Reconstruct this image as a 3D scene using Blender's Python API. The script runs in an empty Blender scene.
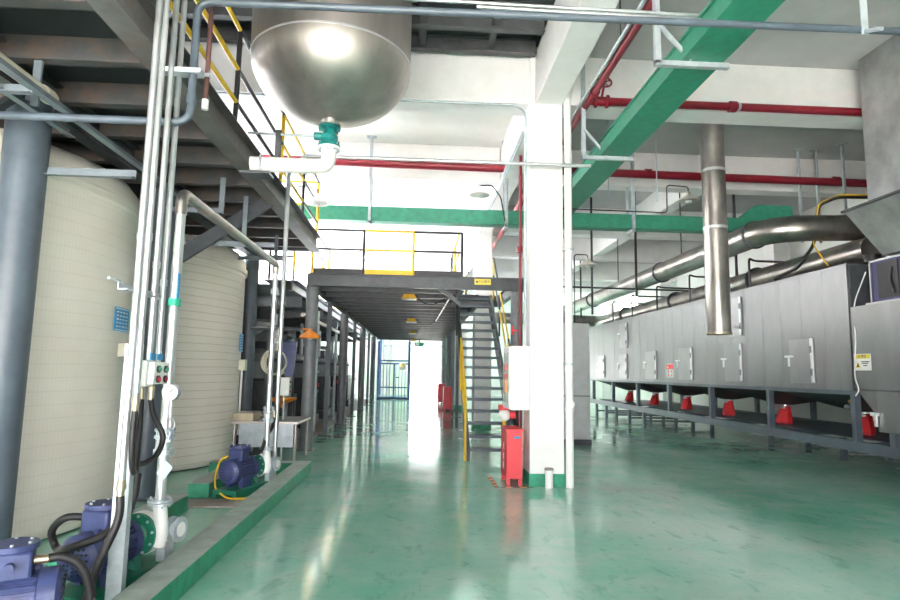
import bpy, bmesh, math, random
from mathutils import Vector, Matrix
random.seed(7)
scene = bpy.context.scene
col = scene.collection
# ---------------------------------------------------------------- camera
cam_d = bpy.data.cameras.new('camera')
cam = bpy.data.objects.new('camera', cam_d); col.objects.link(cam)
cam_d.sensor_width = 36.0; cam_d.lens = 594.9/900*36; cam_d.clip_start = .05; cam_d.clip_end = 300
yaw, pitch, roll = -0.05406, 0.11911, 0.01696
F = Vector((-math.sin(yaw)*math.cos(pitch), math.cos(yaw)*math.cos(pitch), math.sin(pitch)))
r0 = Vector((math.cos(yaw), math.sin(yaw), 0)); u0 = r0.cross(F)
Rv = math.cos(roll)*r0 + math.sin(roll)*u0; Uv = -math.sin(roll)*r0 + math.cos(roll)*u0
cam.matrix_world = Matrix(((Rv.x, Uv.x, -F.x, 0), (Rv.y, Uv.y, -F.y, 0), (Rv.z, Uv.z, -F.z, 1.6), (0, 0, 0, 1)))
scene.camera = cam
# ---------------------------------------------------------------- sky and exposure
world = bpy.data.worlds.new('sky'); scene.world = world; world.use_nodes = True
bg = world.node_tree.nodes['Background']
bg.inputs[0].default_value = (1.0, 0.965, 1.0, 1); bg.inputs[1].default_value = 9.0
scene.view_settings.view_transform = 'Standard'; scene.view_settings.look = 'None'
scene.view_settings.gamma = 1; scene.view_settings.use_curve_mapping = False
scene.view_settings.exposure = 0.75
scene.cycles.max_bounces = 10; scene.cycles.diffuse_bounces = 6; scene.cycles.glossy_bounces = 5
scene.cycles.sample_clamp_indirect = 12
def portal(loc, rot, sx, sy):
    l = bpy.data.lights.new('daylight_portal', 'AREA'); l.shape = 'RECTANGLE'; l.size = sx; l.size_y = sy
    l.cycles.is_portal = True
    o = bpy.data.objects.new('daylight_portal', l); col.objects.link(o); o.location = loc; o.rotation_euler = rot
PI = math.pi
portal((-2, -3.9, 1.85), (PI/2, 0, 0), 9.6, 3.7)          # open loading bay behind the viewer, light travels +y
portal((.58, 40.0, 1.65), (-PI/2, 0, 0), 1.9, 3.3)         # far doorway
portal((-9.9, 22.1, 5.0), (0, -PI/2, 0), 3.0, 25.6)            # window band on the left
portal((11.4, 32, 4.7), (0, PI/2, 0), 2.2, 3.4)             # window band on the right
sun_d = bpy.data.lights.new('sun', 'SUN'); sun_d.energy = 240; sun_d.angle = .01; sun_d.color = (1, .91, .86)
sun = bpy.data.objects.new('sun', sun_d); col.objects.link(sun); sun.rotation_euler = (0, math.radians(-71), 0)

# ---------------------------------------------------------------- materials
MATS = {}
def mat(name, c, rough=.5, metal=0, var=.12, scale=6, bump=0, rust=0, spec=.5, c2=None, coat=0, vstretch=1):
    m = bpy.data.materials.new(name); m.use_nodes = True; nt = m.node_tree; N = nt.nodes; L = nt.links
    b = N['Principled BSDF']; b.inputs['Roughness'].default_value = rough; b.inputs['Metallic'].default_value = metal
    b.inputs['Specular IOR Level'].default_value = spec; b.inputs['Coat Weight'].default_value = coat
    tc = N.new('ShaderNodeTexCoord'); mp = N.new('ShaderNodeMapping'); mp.inputs['Scale'].default_value = (1, 1, 1/vstretch)
    L.new(tc.outputs['Object'], mp.inputs[0])
    n = N.new('ShaderNodeTexNoise'); n.inputs['Scale'].default_value = scale; n.inputs['Detail'].default_value = 5; n.inputs['Roughness'].default_value = .62
    L.new(mp.outputs[0], n.inputs['Vector'])
    r = N.new('ShaderNodeValToRGB'); e = r.color_ramp.elements
    d = c2 or tuple(max(0, k*(1-var*1.6)) for k in c)
    e[0].position = .3; e[1].position = .7; e[0].color = (*d, 1); e[1].color = (*tuple(min(1, k*(1+(0 if c2 else var*.5))) for k in c), 1)
    L.new(n.outputs[0], r.inputs[0]); out = r.outputs[0]
    if rust:
        n2 = N.new('ShaderNodeTexNoise'); n2.inputs['Scale'].default_value = 2.3; n2.inputs['Detail'].default_value = 8; n2.inputs['Roughness'].default_value = .7
        L.new(tc.outputs['Object'], n2.inputs['Vector'])
        q = N.new('ShaderNodeMapRange'); q.inputs[1].default_value = .75-rust; q.inputs[2].default_value = .9-rust; q.inputs[4].default_value = .75; L.new(n2.outputs[0], q.inputs[0])
        mx = N.new('ShaderNodeMix'); mx.data_type = 'RGBA'; L.new(q.outputs[0], mx.inputs[0]); L.new(out, mx.inputs[6]); mx.inputs[7].default_value = (.105, .07, .047, 1); out = mx.outputs[2]
    L.new(out, b.inputs['Base Color'])
    rr = N.new('ShaderNodeMapRange'); rr.inputs[3].default_value = max(.04, rough-.1); rr.inputs[4].default_value = min(1, rough+.12); L.new(n.outputs[0], rr.inputs[0]); L.new(rr.outputs[0], b.inputs['Roughness'])
    if bump:
        bp = N.new('ShaderNodeBump'); bp.inputs['Strength'].default_value = bump; bp.inputs['Distance'].default_value = .02; L.new(n.outputs[0], bp.inputs['Height']); L.new(bp.outputs[0], b.inputs['Normal'])
    MATS[name] = m
    return m
mat('white_paint', (.84, .83, .825), .55, var=.05, scale=2.5, bump=.03)
mat('white_slab', (.82, .81, .78), .8, var=.05, scale=1.2)
mat('slab_shade_grey', (.50, .505, .51), .85, var=.07, scale=1.5)  # slab colour darkened to stand for shade in the right bay
mat('wall_paint', (.80, .82, .78), .7, var=.05, scale=.8)
mat('grey_steel', (.08, .09, .102), .45, var=.2, scale=5)
mat('grey_steel_rust', (.055, .06, .064), .5, var=.25, scale=4, rust=.29)
mat('post_grey', (.19, .205, .225), .42, var=.15, scale=6)
mat('edge_rust', (.13, .13, .127), .5, var=.3, scale=3, rust=.24)
mat('rust_brown', (.11, .05, .045), .5, var=.2, scale=9)
mat('pink_hose', (.55, .42, .40), .4, var=.1)
mat('dark_steel', (.06, .066, .07), .5, var=.25, scale=4, rust=.1)
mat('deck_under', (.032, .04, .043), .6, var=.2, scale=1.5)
mat('blue_grey', (.08, .105, .132), .42, var=.18, scale=4)
mat('angle_blue', (.15, .185, .21), .45, var=.15, scale=5)
mat('galvanised', (.58, .61, .63), .32, metal=.75, var=.12, scale=14, vstretch=4)
mat('galv_dull', (.50, .56, .60), .45, metal=.4, var=.15, scale=9)
mat('stainless', (.50, .47, .44), .45, metal=1, var=.18, scale=3, vstretch=5)
mat('stainless_pipe', (.44, .41, .385), .33, metal=1, var=.25, scale=3, vstretch=2)
mat('clad', (.235, .237, .243), .40, metal=.85, var=.14, scale=2.2, bump=.1, vstretch=3)
mat('clad_door', (.29, .293, .30), .36, metal=.85, var=.1, scale=3, vstretch=2)
mat('clad_trim', (.75, .76, .78), .35, metal=.6, var=.1)
mat('duct_sheet', (.38, .385, .39), .45, metal=.65, var=.22, scale=2.4, bump=.12)
mat('green_tray', (.03, .25, .16), .42, var=.18, scale=9)
mat('kerb_green', (.03, .33, .19), .5, var=.25, scale=7)
mat('kerb_cap', (.36, .43, .40), .6, var=.2, scale=5)
mat('pump_green', (.016, .20, .12), .4, var=.15, scale=20)
mat('valve_teal', (.01, .20, .19), .38, var=.15, scale=20)
mat('motor_blue', (.045, .062, .175), .45, var=.2, scale=12)
mat('cage_blue', (.035, .10, .24), .45, var=.15, scale=8)
mat('red_pipe', (.20, .006, .018), .35, var=.12, scale=8)
mat('red_box', (.72, .045, .06), .4, var=.06, scale=4)
mat('red_cloth', (.62, .015, .02), .7, var=.2, scale=12, bump=.4)
mat('yellow', (.80, .50, .015), .4, var=.1, scale=10)
mat('black_paint', (.02, .021, .025), .4, var=.2, scale=10)
mat('black_rubber', (.012, .012, .013), .5, var=.2, scale=10)
mat('hopper_dark', (.035, .06, .055), .6, var=.2, scale=3)
mat('white_pvc', (.86, .86, .84), .35, var=.04, scale=6)
mat('cream_pvc', (.62, .60, .48), .45, var=.1, scale=6)
mat('orange', (.85, .27, .02), .4, var=.12, scale=9)
mat('lamp_yellow', (.62, .36, .03), .45, var=.15, scale=9)
mat('sign_blue', (.02, .30, .62), .4, var=.03)
mat('sign_white', (.85, .86, .85), .45, var=.03)
mat('sign_yellow', (.85, .66, .10), .45, var=.04)
mat('sign_red', (.72, .03, .04), .45, var=.03)
mat('ink', (.02, .02, .02), .5, var=.03)
mat('navy', (.035, .035, .13), .5, var=.15, scale=8)
mat('brass', (.52, .45, .32), .35, metal=.9, var=.1)
mat('machine_dark', (.055, .062, .072), .5, var=.25, scale=5)
mat('machine_grey', (.23, .25, .26), .5, var=.2, scale=4)
mat('panel_pale', (.50, .60, .68), .35, metal=.3, var=.15, scale=6)
mat('exit_green', (.02, .45, .25), .5, var=.02)
mat('door_green', (.62, .74, .64), .6, var=.04, scale=2)
mat('apron', (.55, .55, .53), .9, var=.08, scale=1)
mat('pink_floor', (.42, .36, .34), .6, var=.2, scale=5)
mat('pillar_grey', (.55, .56, .58), .5, var=.1, scale=4)
mat('cyan_tag', (.55, .75, .78), .5, var=.05)
mat('tape_green', (.02, .45, .27), .5, var=.05)
mat('lamp_shade', (.62, .58, .52), .4, var=.1)
mat('glass_front', (.30, .33, .32), .08, var=.1, scale=5)
mat('button_green', (.02, .28, .16), .35, var=.02)
mat('button_red', (.6, .02, .03), .35, var=.02)

def mat_floor():
    m = bpy.data.materials.new('epoxy_floor'); m.use_nodes = True; nt = m.node_tree; N = nt.nodes; L = nt.links; b = N['Principled BSDF']
    tc = N.new('ShaderNodeTexCoord')
    def noise(s, det=5, rough=.6, dist=0, sc=(1, 1, 1)):
        mp = N.new('ShaderNodeMapping'); mp.inputs['Scale'].default_value = sc; L.new(tc.outputs['Object'], mp.inputs[0])
        n = N.new('ShaderNodeTexNoise'); n.inputs['Scale'].default_value = s; n.inputs['Detail'].default_value = det; n.inputs['Roughness'].default_value = rough; n.inputs['Distortion'].default_value = dist
        L.new(mp.outputs[0], n.inputs['Vector']); return n.outputs[0]
    def rng(v, a, c, lo=0, hi=1):
        q = N.new('ShaderNodeMapRange'); q.inputs[1].default_value = a; q.inputs[2].default_value = c; q.inputs[3].default_value = lo; q.inputs[4].default_value = hi; L.new(v, q.inputs[0]); return q.outputs[0]
    def mix(f, a, c):
        x = N.new('ShaderNodeMix'); x.data_type = 'RGBA'; L.new(f, x.inputs[0])
        for i, k in ((6, a), (7, c)):
            if isinstance(k, tuple): x.inputs[i].default_value = (*k, 1)
            else: L.new(k, x.inputs[i])
        return x.outputs[2]
    big = noise(.5, 5, .6, .3); mid = noise(1.7, 6, .62, .4); fine = noise(5.5, 4, .6, .6, (1, .5, 1)); tiny = noise(14, 5, .65, .3)
    c = mix(rng(big, .36, .64), (.18, .52, .40), (.38, .62, .53))
    c = mix(rng(mid, .48, .70, 0, .55), c, (.43, .58, .51))
    c = mix(rng(fine, .575, .68, 0, .32), c, (.06, .28, .19))
    c = mix(rng(tiny, .56, .72, 0, .25), c, (.07, .24, .175))
    # worn resin joints across the bay every 8.5 m
    sep = N.new('ShaderNodeSeparateXYZ'); L.new(tc.outputs['Object'], sep.inputs[0])
    a1 = N.new('ShaderNodeMath'); a1.operation = 'PINGPONG'; a1.inputs[1].default_value = 4.25
    a0 = N.new('ShaderNodeMath'); a0.operation = 'ADD'; a0.inputs[1].default_value = .1; L.new(sep.outputs[1], a0.inputs[0]); L.new(a0.outputs[0], a1.inputs[0])
    j = rng(a1.outputs[0], .015, .05, .5, 0)
    c = mix(j, c, (.42, .47, .44))
    L.new(c, b.inputs['Base Color'])
    L.new(rng(mid, .3, .75, .07, .19), b.inputs['Roughness'])
    b.inputs['Specular IOR Level'].default_value = 1.0
    bp = N.new('ShaderNodeBump'); bp.inputs['Strength'].default_value = .02; bp.inputs['Distance'].default_value = .02; L.new(big, bp.inputs['Height'])
    bp2 = N.new('ShaderNodeBump'); bp2.inputs['Strength'].default_value = .015; bp2.inputs['Distance'].default_value = .004; L.new(fine, bp2.inputs['Height']); L.new(bp.outputs[0], bp2.inputs['Normal'])
    L.new(bp2.outputs[0], b.inputs['Normal'])
    MATS['epoxy_floor'] = m
mat_floor()
def mat_tank(name, band, strength):
    m = bpy.data.materials.new(name); m.use_nodes = True; nt = m.node_tree; N = nt.nodes; L = nt.links; b = N['Principled BSDF']
    tc = N.new('ShaderNodeTexCoord'); sep = N.new('ShaderNodeSeparateXYZ'); L.new(tc.outputs['Object'], sep.inputs[0])
    n = N.new('ShaderNodeTexNoise'); n.inputs['Scale'].default_value = 1.5; n.inputs['Detail'].default_value = 6; L.new(tc.outputs['Object'], n.inputs['Vector'])
    r = N.new('ShaderNodeValToRGB'); e = r.color_ramp.elements; e[0].position = .3; e[1].position = .7; e[0].color = (.75, .71, .63, 1); e[1].color = (.84, .80, .73, 1); L.new(n.outputs[0], r.inputs[0])
    def lines(src, period, lo, wob):
        w = N.new('ShaderNodeMath'); w.operation = 'MULTIPLY_ADD'; L.new(n.outputs[0], w.inputs[0]); w.inputs[1].default_value = wob; L.new(src, w.inputs[2])
        p = N.new('ShaderNodeMath'); p.operation = 'PINGPONG'; p.inputs[1].default_value = period/2; L.new(w.outputs[0], p.inputs[0])
        q = N.new('ShaderNodeMapRange'); q.inputs[1].default_value = 0; q.inputs[2].default_value = lo; q.inputs[3].default_value = 1; q.inputs[4].default_value = 0; L.new(p.outputs[0], q.inputs[0]); return q.outputs[0]
    at = N.new('ShaderNodeMath'); at.operation = 'ARCTAN2'; L.new(sep.outputs[1], at.inputs[0]); L.new(sep.outputs[0], at.inputs[1])
    h = lines(sep.outputs[2], .125, .008, .05); v = lines(at.outputs[0], .02, .004, 0)
    n2 = N.new('ShaderNodeTexNoise'); n2.inputs['Scale'].default_value = 3; L.new(tc.outputs['Object'], n2.inputs['Vector'])
    hm = N.new('ShaderNodeMath'); hm.operation = 'MULTIPLY'; L.new(h, hm.inputs[0]); hm.inputs[1].default_value = strength
    vm = N.new('ShaderNodeMath'); vm.operation = 'MULTIPLY'; L.new(v, vm.inputs[0]); vm.inputs[1].default_value = .09
    x = N.new('ShaderNodeMix'); x.data_type = 'RGBA'; L.new(vm.outputs[0], x.inputs[0]); L.new(r.outputs[0], x.inputs[6]); x.inputs[7].default_value = (.42, .40, .30, 1)
    x2 = N.new('ShaderNodeMix'); x2.data_type = 'RGBA'; L.new(hm.outputs[0], x2.inputs[0]); L.new(x.outputs[2], x2.inputs[6]); x2.inputs[7].default_value = (*band, 1)
    L.new(x2.outputs[2], b.inputs['Base Color']); b.inputs['Roughness'].default_value = .42
    bp = N.new('ShaderNodeBump'); bp.inputs['Strength'].default_value = .12; bp.inputs['Distance'].default_value = .006; L.new(h, bp.inputs['Height']); L.new(bp.outputs[0], b.inputs['Normal'])
    MATS[name] = m
mat_tank('tank_plain', (.46, .43, .33), .22)
mat_tank('tank_banded', (.40, .26, .15), .65)

# ---------------------------------------------------------------- mesh helpers
ORG = {}
class MB:
    def __init__(s): s.v = []; s.f = []
    def add(s, vs, fs):
        n = len(s.v); s.v += [tuple(v) for v in vs]; s.f += [tuple(i+n for i in f) for f in fs]; return s
    def box(s, x0, x1, y0, y1, z0, z1):
        return s.add([(x0, y0, z0), (x1, y0, z0), (x1, y1, z0), (x0, y1, z0), (x0, y0, z1), (x1, y0, z1), (x1, y1, z1), (x0, y1, z1)],
                     [(3, 2, 1, 0), (4, 5, 6, 7), (0, 1, 5, 4), (1, 2, 6, 5), (2, 3, 7, 6), (3, 0, 4, 7)])
    def hexa(s, bot, top):
        return s.add(list(bot)+list(top), [(3, 2, 1, 0), (4, 5, 6, 7), (0, 1, 5, 4), (1, 2, 6, 5), (2, 3, 7, 6), (3, 0, 4, 7)])
    def sweep(s, p, q, prof, up=(0, 0, 1)):
        """extrude a closed 2-D profile [(side, up)] from p to q"""
        p, q = Vector(p), Vector(q); d = (q-p).normalized(); u = Vector(up); sd = d.cross(u)
        if sd.length < 1e-5: u = Vector((0, 1, 0)); sd = d.cross(u)
        sd.normalize(); u = sd.cross(d); n = len(prof)
        vs = [p+sd*a+u*b for a, b in prof]+[q+sd*a+u*b for a, b in prof]
        fs = [(i, (i+1) % n, (i+1) % n+n, i+n) for i in range(n)]+[tuple(range(n-1, -1, -1)), tuple(range(n, 2*n))]
        return s.add(vs, fs)
    def bar(s, p, q, w, h, up=(0, 0, 1)):
        return s.sweep(p, q, [(-w/2, -h/2), (w/2, -h/2), (w/2, h/2), (-w/2, h/2)], up)
    def ibeam(s, p, q, w, h, t=.012, up=(0, 0, 1)):
        a, b, k = w/2, h/2, t/2
        return s.sweep(p, q, [(-a, -b), (a, -b), (a, -b+t), (k, -b+t), (k, b-t), (a, b-t), (a, b), (-a, b), (-a, b-t), (-k, b-t), (-k, -b+t), (-a, -b+t)], up)
    def angle(s, p, q, w, h, t=.008, sx=1, up=(0, 0, 1)):
        pr = [(0, 0), (w*sx, 0), (w*sx, t), (t*sx, t), (t*sx, h), (0, h)]
        return s.sweep(p, q, pr if sx > 0 else pr[::-1], up)
    def tube(s, pts, r, n=12, fil=0, seg=5):
        pts = [Vector(p) for p in pts]
        if fil and len(pts) > 2:
            o = [pts[0]]
            for i in range(1, len(pts)-1):
                a, b, c = pts[i-1], pts[i], pts[i+1]; l = min(fil, (a-b).length*.49, (c-b).length*.49)
                p, q = b+(a-b).normalized()*l, b+(c-b).normalized()*l
                for k in range(seg+1):
                    t = k/seg; o.append(p*(1-t)**2+b*2*t*(1-t)+q*t*t)
            pts = o+[pts[-1]]
        rings = []; nrm = None; m = len(pts)
        for i, p in enumerate(pts):
            d = (pts[min(i+1, m-1)]-pts[max(i-1, 0)]).normalized()
            if nrm is None:
                nrm = d.cross(Vector((0, 0, 1)));
                if nrm.length < 1e-4: nrm = d.cross(Vector((0, 1, 0)))
            nrm = (nrm-d*nrm.dot(d)).normalized(); bn = d.cross(nrm); rr = r[i] if isinstance(r, (list, tuple)) else r
            rings.append([p+nrm*rr*math.cos(2*PI*k/n)+bn*rr*math.sin(2*PI*k/n) for k in range(n)])
        vs = [v for g in rings for v in g]; fs = []
        for i in range(m-1):
            for k in range(n): fs.append((i*n+k, i*n+(k+1) % n, (i+1)*n+(k+1) % n, (i+1)*n+k))
        fs += [tuple(range(n-1, -1, -1)), tuple((m-1)*n+k for k in range(n))]
        return s.add(vs, fs)
    def cyl(s, p, q, r, n=16): return s.tube([p, q], r, n)
    def lathe(s, c, prof, n=32, axis=(0, 0, 1)):
        ax = Vector(axis).normalized(); a = ax.cross(Vector((0, 0, 1)))
        if a.length < 1e-4: a = Vector((1, 0, 0))
        a.normalize(); b = ax.cross(a); c = Vector(c); vs = []; fs = []
        for r, z in prof:
            for k in range(n):
                t = 2*PI*k/n; vs.append(c+ax*z+a*r*math.cos(t)+b*r*math.sin(t))
        m = len(prof)
        for i in range(m-1):
            for k in range(n): fs.append((i*n+k, i*n+(k+1) % n, (i+1)*n+(k+1) % n, (i+1)*n+k))
        fs += [tuple(range(n-1, -1, -1)), tuple((m-1)*n+k for k in range(n))]
        return s.add(vs, fs)
    def prism(s, poly, y0, y1, axis='y'):
        """extrude polygon of (a, b): axis y -> (x, z), axis x -> (y, z), axis z -> (x, y)"""
        n = len(poly); g = {'y': lambda a, b, t: (a, t, b), 'x': lambda a, b, t: (t, a, b), 'z': lambda a, b, t: (a, b, t)}[axis]
        vs = [g(a, b, y0) for a, b in poly]+[g(a, b, y1) for a, b in poly]
        return s.add(vs, [(i, (i+1) % n, (i+1) % n+n, i+n) for i in range(n)]+[tuple(range(n-1, -1, -1)), tuple(range(n, 2*n))])
    def build(s, name, m, parent=None, bevel=0, org=None, loc=None):
        o_ = Vector(ORG[parent]) if parent is not None else None
        if o_ is None:
            if loc is not None: o_ = Vector(loc)
            else:
                xs = [v[0] for v in s.v]; ys = [v[1] for v in s.v]; zs = [v[2] for v in s.v]
                o_ = Vector(((min(xs)+max(xs))/2, (min(ys)+max(ys))/2, min(zs)))
        me = bpy.data.meshes.new(name); me.from_pydata([tuple(Vector(v)-o_) for v in s.v], [], s.f)
        bm = bmesh.new(); bm.from_mesh(me); bmesh.ops.recalc_face_normals(bm, faces=bm.faces); bm.to_mesh(me); bm.free()
        me.polygons.foreach_set('use_smooth', [True]*len(me.polygons)); me.set_sharp_from_angle(angle=math.radians(38))
        me.materials.append(MATS[m]); o = bpy.data.objects.new(name, me); col.objects.link(o)
        if parent is not None: o.parent = parent
        else: o.location = o_
        ORG[o] = o_
        if bevel:
            b = o.modifiers.new('bevel', 'BEVEL'); b.width = bevel; b.segments = 2; b.limit_method = 'ANGLE'
        return o
def tag(o, label, cat, group=None):
    o['label'] = label; o['category'] = cat
    if group: o['group'] = group
    return o
def struct(o): o['kind'] = 'structure'; return o
def thing(name, label, cat, loc=(0, 0, 0), group=None, local=False):
    o = bpy.data.objects.new(name, None); col.objects.link(o); o.empty_display_size = .1
    ORG[o] = Vector((0, 0, 0)) if local else Vector(loc)
    o.location = loc
    return tag(o, label, cat, group)
def solo(mb, name, m, label, cat, group=None, bevel=0): return tag(mb.build(name, m, None, bevel), label, cat, group)
def clone(root, loc, rz=None, label=None):
    def cp(o, par):
        c = o.copy(); col.objects.link(c); c.parent = par
        for ch in o.children: cp(ch, c)
        return c
    r = cp(root, None); r.location = loc
    if rz is not None: r.rotation_euler = (0, 0, rz)
    if label: r['label'] = label
    return r
def piece(src, parent, off):
    """copy of a part sharing its mesh, moved by off"""
    c = src.copy(); col.objects.link(c); c.parent = parent; c.location = Vector(src.location)+Vector(off); return c
def textmesh(name, s, size, m, parent, pos, ux, uy, thick=.002):
    cu = bpy.data.curves.new(name, 'FONT'); cu.body = s; cu.size = size; cu.extrude = thick; cu.align_x = 'CENTER'; cu.align_y = 'CENTER'
    t = bpy.data.objects.new(name, cu); col.objects.link(t)
    dg = bpy.context.evaluated_depsgraph_get(); me = bpy.data.meshes.new_from_object(t.evaluated_get(dg)); bpy.data.objects.remove(t)
    ux, uy = Vector(ux).normalized(), Vector(uy).normalized(); uz = ux.cross(uy)
    me.transform(Matrix(((ux.x, uy.x, uz.x, pos[0]), (ux.y, uy.y, uz.y, pos[1]), (ux.z, uy.z, uz.z, pos[2]), (0, 0, 0, 1))))
    me.transform(Matrix.Translation(-Vector(ORG[parent]))); me.materials.clear(); me.materials.append(MATS[m])
    o = bpy.data.objects.new(name, me); col.objects.link(o); o.parent = parent; ORG[o] = ORG[parent]; return o

# ================================================================= THE SETTING
XL, XR, YF, YB, ZC = -9.9, 11.4, -3.9, 40.0, 6.5
struct(MB().box(XL-.3, XR+.3, YF-.3, YB+.3, -.3, 0).build('floor', 'epoxy_floor', loc=(0, 0, 0)))
struct(MB().box(-80, 80, -80, 140, -.5, -.32).build('ground', 'apron', loc=(0, 0, 0)))
# slab: concrete right of the first row of columns and over the far bays, steel floor over the near left bay
struct(MB().box(XL, 1.93, 8.8, YB, ZC, ZC+.2).box(XL, XR, YF, YB, 7.9, 8.1).build('ceiling', 'white_slab', loc=(0, 0, ZC)))
struct(MB().box(1.93, XR, YF, YB, ZC, ZC+.2).build('ceiling', 'slab_shade_grey', loc=(0, 0, ZC)))  # same slab, with the right bay's shade put into its grey
def wall_openings(axis, pos, a0, a1, z0, z1, holes, t=.25):
    """wall in plane axis=pos with rectangular holes (a0,a1,z0,z1)"""
    m = MB()
    def put(b0, b1, c0, c1):
        if b1-b0 < 1e-4 or c1-c0 < 1e-4: return
        if axis == 'y': m.box(b0, b1, pos, pos+t, c0, c1)
        else: m.box(pos, pos+t, b0, b1, c0, c1)
    cur = a0
    for (h0, h1, c0, c1) in sorted(holes):
        put(cur, h0, z0, z1); put(h0, h1, z0, c0); put(h0, h1, c1, z1); cur = h1
    put(cur, a1, z0, z1)
    return m
struct(wall_openings('y', YB, XL, XR, 0, 7.9, [(-.4, 1.56, 0, 3.3)]).build('wall_back', 'wall_paint'))
struct(wall_openings('y', YF-.25, XL, XR, 0, 7.9, [(-6.8, 2.8, 0, 3.7)]).build('wall_front', 'wall_paint'))
struct(MB().box(-7, 5.5, -7, YF-.25, 3.9, 4.1).build('added_sun_blocker', 'white_slab'))  # added out of view to shade the apron and cut bounced light
LW = [(9.3, 11.5, 3.5, 6.45)]+[(13.6+4.3*i, 17.6+4.3*i, 3.5, 6.45) for i in range(5)]
RW = [(30.2, 33.8, 3.6, 5.8)]
struct(wall_openings('x', XL-.25, YF, YB, 0, 7.9, LW).build('wall_left', 'wall_paint'))
struct(wall_openings('x', XR, YF, YB, 0, 7.9, RW).build('wall_right', 'wall_paint'))
wn = 0
for holes, x in ((LW, XL-.12), (RW, XR+.12)):
    for (a, b, c, d) in holes:
        wn += 1
        m = MB(); m.box(x-.03, x+.03, a, b, c, c+.06).box(x-.03, x+.03, a, b, d-.06, d)
        for k in range(4):
            y = a+(b-a-.06)*k/3; m.box(x-.03, x+.03, y, y+.06, c+.06, d-.06)
        struct(m.build('window_%d' % wn, 'white_paint'))
# doorway at the far end, its sliding leaf pushed aside
w = struct(MB().box(-.5, -.4, 39.85, 40.0, 0, 3.4).box(1.56, 1.66, 39.85, 40.0, 0, 3.4).box(-.5, 1.66, 39.85, 40.0, 3.3, 3.42).build('trim_1', 'white_paint'))
d = struct(MB().box(-1.62, -.35, 39.70, 39.78, .02, 3.15).build('door_1', 'door_green'))
MB().box(-.5, -.46, 39.66, 39.70, 1.0, 1.25).build('door_handle', 'galv_dull', d)
MB().box(-3.2, 1.7, 39.66, 39.84, 3.17, 3.26).build('door_track', 'galv_dull', d)
# concrete columns
def column(cx, cy, band=True, wx=.25, wy=.26):
    o = struct(MB().box(cx-wx, cx+wx, cy-wy, cy+wy, 0, ZC).build('concrete_column', 'white_paint', bevel=.012))
    if band: MB().box(cx-wx-.008, cx+wx+.008, cy-wy-.008, cy+wy+.008, 0, .175).build('green_base_band', 'kerb_green', o)
    return o
for cy in (8.86, 17.3, 25.7, 34.1): column(1.89, cy)
for cy in (17.3, 25.7, 34.1):
    column(10.9, cy)
# concrete beams: bays 8.45 m, one intermediate beam in each
def beam(*b): return struct(MB().box(*b).build('concrete_beam', 'white_paint', bevel=.01))
for (y0, y1, z) in ((8.64, 9.1, 5.7), (12.5, 12.85, 5.72), (17.05, 17.5, 5.7), (21.0, 21.35, 5.72), (25.5, 25.95, 5.7), (29.7, 30.05, 5.72), (33.9, 34.35, 5.7)):
    beam(XL, 1.72, y0, y1, z, ZC); beam(2.14, XR, y0, y1, z, ZC)
beam(1.72, 2.14, YF, 8.6, 5.68, 6.5)
for (a, b) in ((9.12, 17.04), (17.56, 25.44), (25.96, 33.84), (34.36, YB)): beam(1.74, 2.12, a, b, 5.68, ZC)
for (a, b) in ((12.85, 17.05), (17.5, 21.0), (21.35, 25.5), (25.95, 29.7), (30.05, 33.9)): beam(6.3, 6.65, a, b, 5.85, ZC)
# steel upper floor over the near left bay
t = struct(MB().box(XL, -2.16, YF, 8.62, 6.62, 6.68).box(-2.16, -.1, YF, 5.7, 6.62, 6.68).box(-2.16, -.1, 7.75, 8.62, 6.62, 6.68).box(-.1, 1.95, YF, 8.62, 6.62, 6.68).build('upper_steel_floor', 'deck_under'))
for y in (4.3, 5.6, 7.85, 8.45): MB().ibeam((XL, y, 6.5), (1.7, y, 6.5), .12, .22).build('floor_beam', 'dark_steel', t)
for x in (-4.5, -2.28, -.02, 1.0): MB().ibeam((x, YF, 6.53), (x, 8.5, 6.53), .1, .16).build('floor_joist', 'dark_steel', t)
# steel pillar casing standing beyond the first concrete column
t = struct(MB().box(3.2, 3.96, 13.5, 14.0, .12, 2.75).build('grey_pillar', 'pillar_grey', bevel=.01))
MB().box(3.17, 3.98, 13.48, 14.0, 0, .12).build('plinth', 'grey_steel', t)
MB().box(3.2, 3.965, 13.494, 13.5, 1.08, 1.1).build('seam', 'grey_steel', t)
# containment kerb round the pumps
def kerb(x0, x1, y0, y1, h=.17):
    o = struct(MB().box(x0, x1, y0, y1, 0, h).build('kerb', 'kerb_green', bevel=.01))
    MB().box(x0+.003, x1-.003, y0+.003, y1-.003, h, h+.006).build('kerb_top', 'kerb_cap', o)
kerb(-1.84, -1.6, 1.2, 9.62); kerb(-3.1, -1.84, 9.42, 9.62); kerb(-2.78, -2.52, 4.9, 7.05); kerb(-2.78, -2.52, 7.72, 9.42)
struct(MB().box(-2.9, -1.84, 7.2, 7.62, 0, .012).build('drain_strip', 'pink_floor'))
struct(MB().box(-6.5, -2.35, 12.6, 33, 0, .01).build('tiled_strip', 'pink_floor'))

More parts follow.
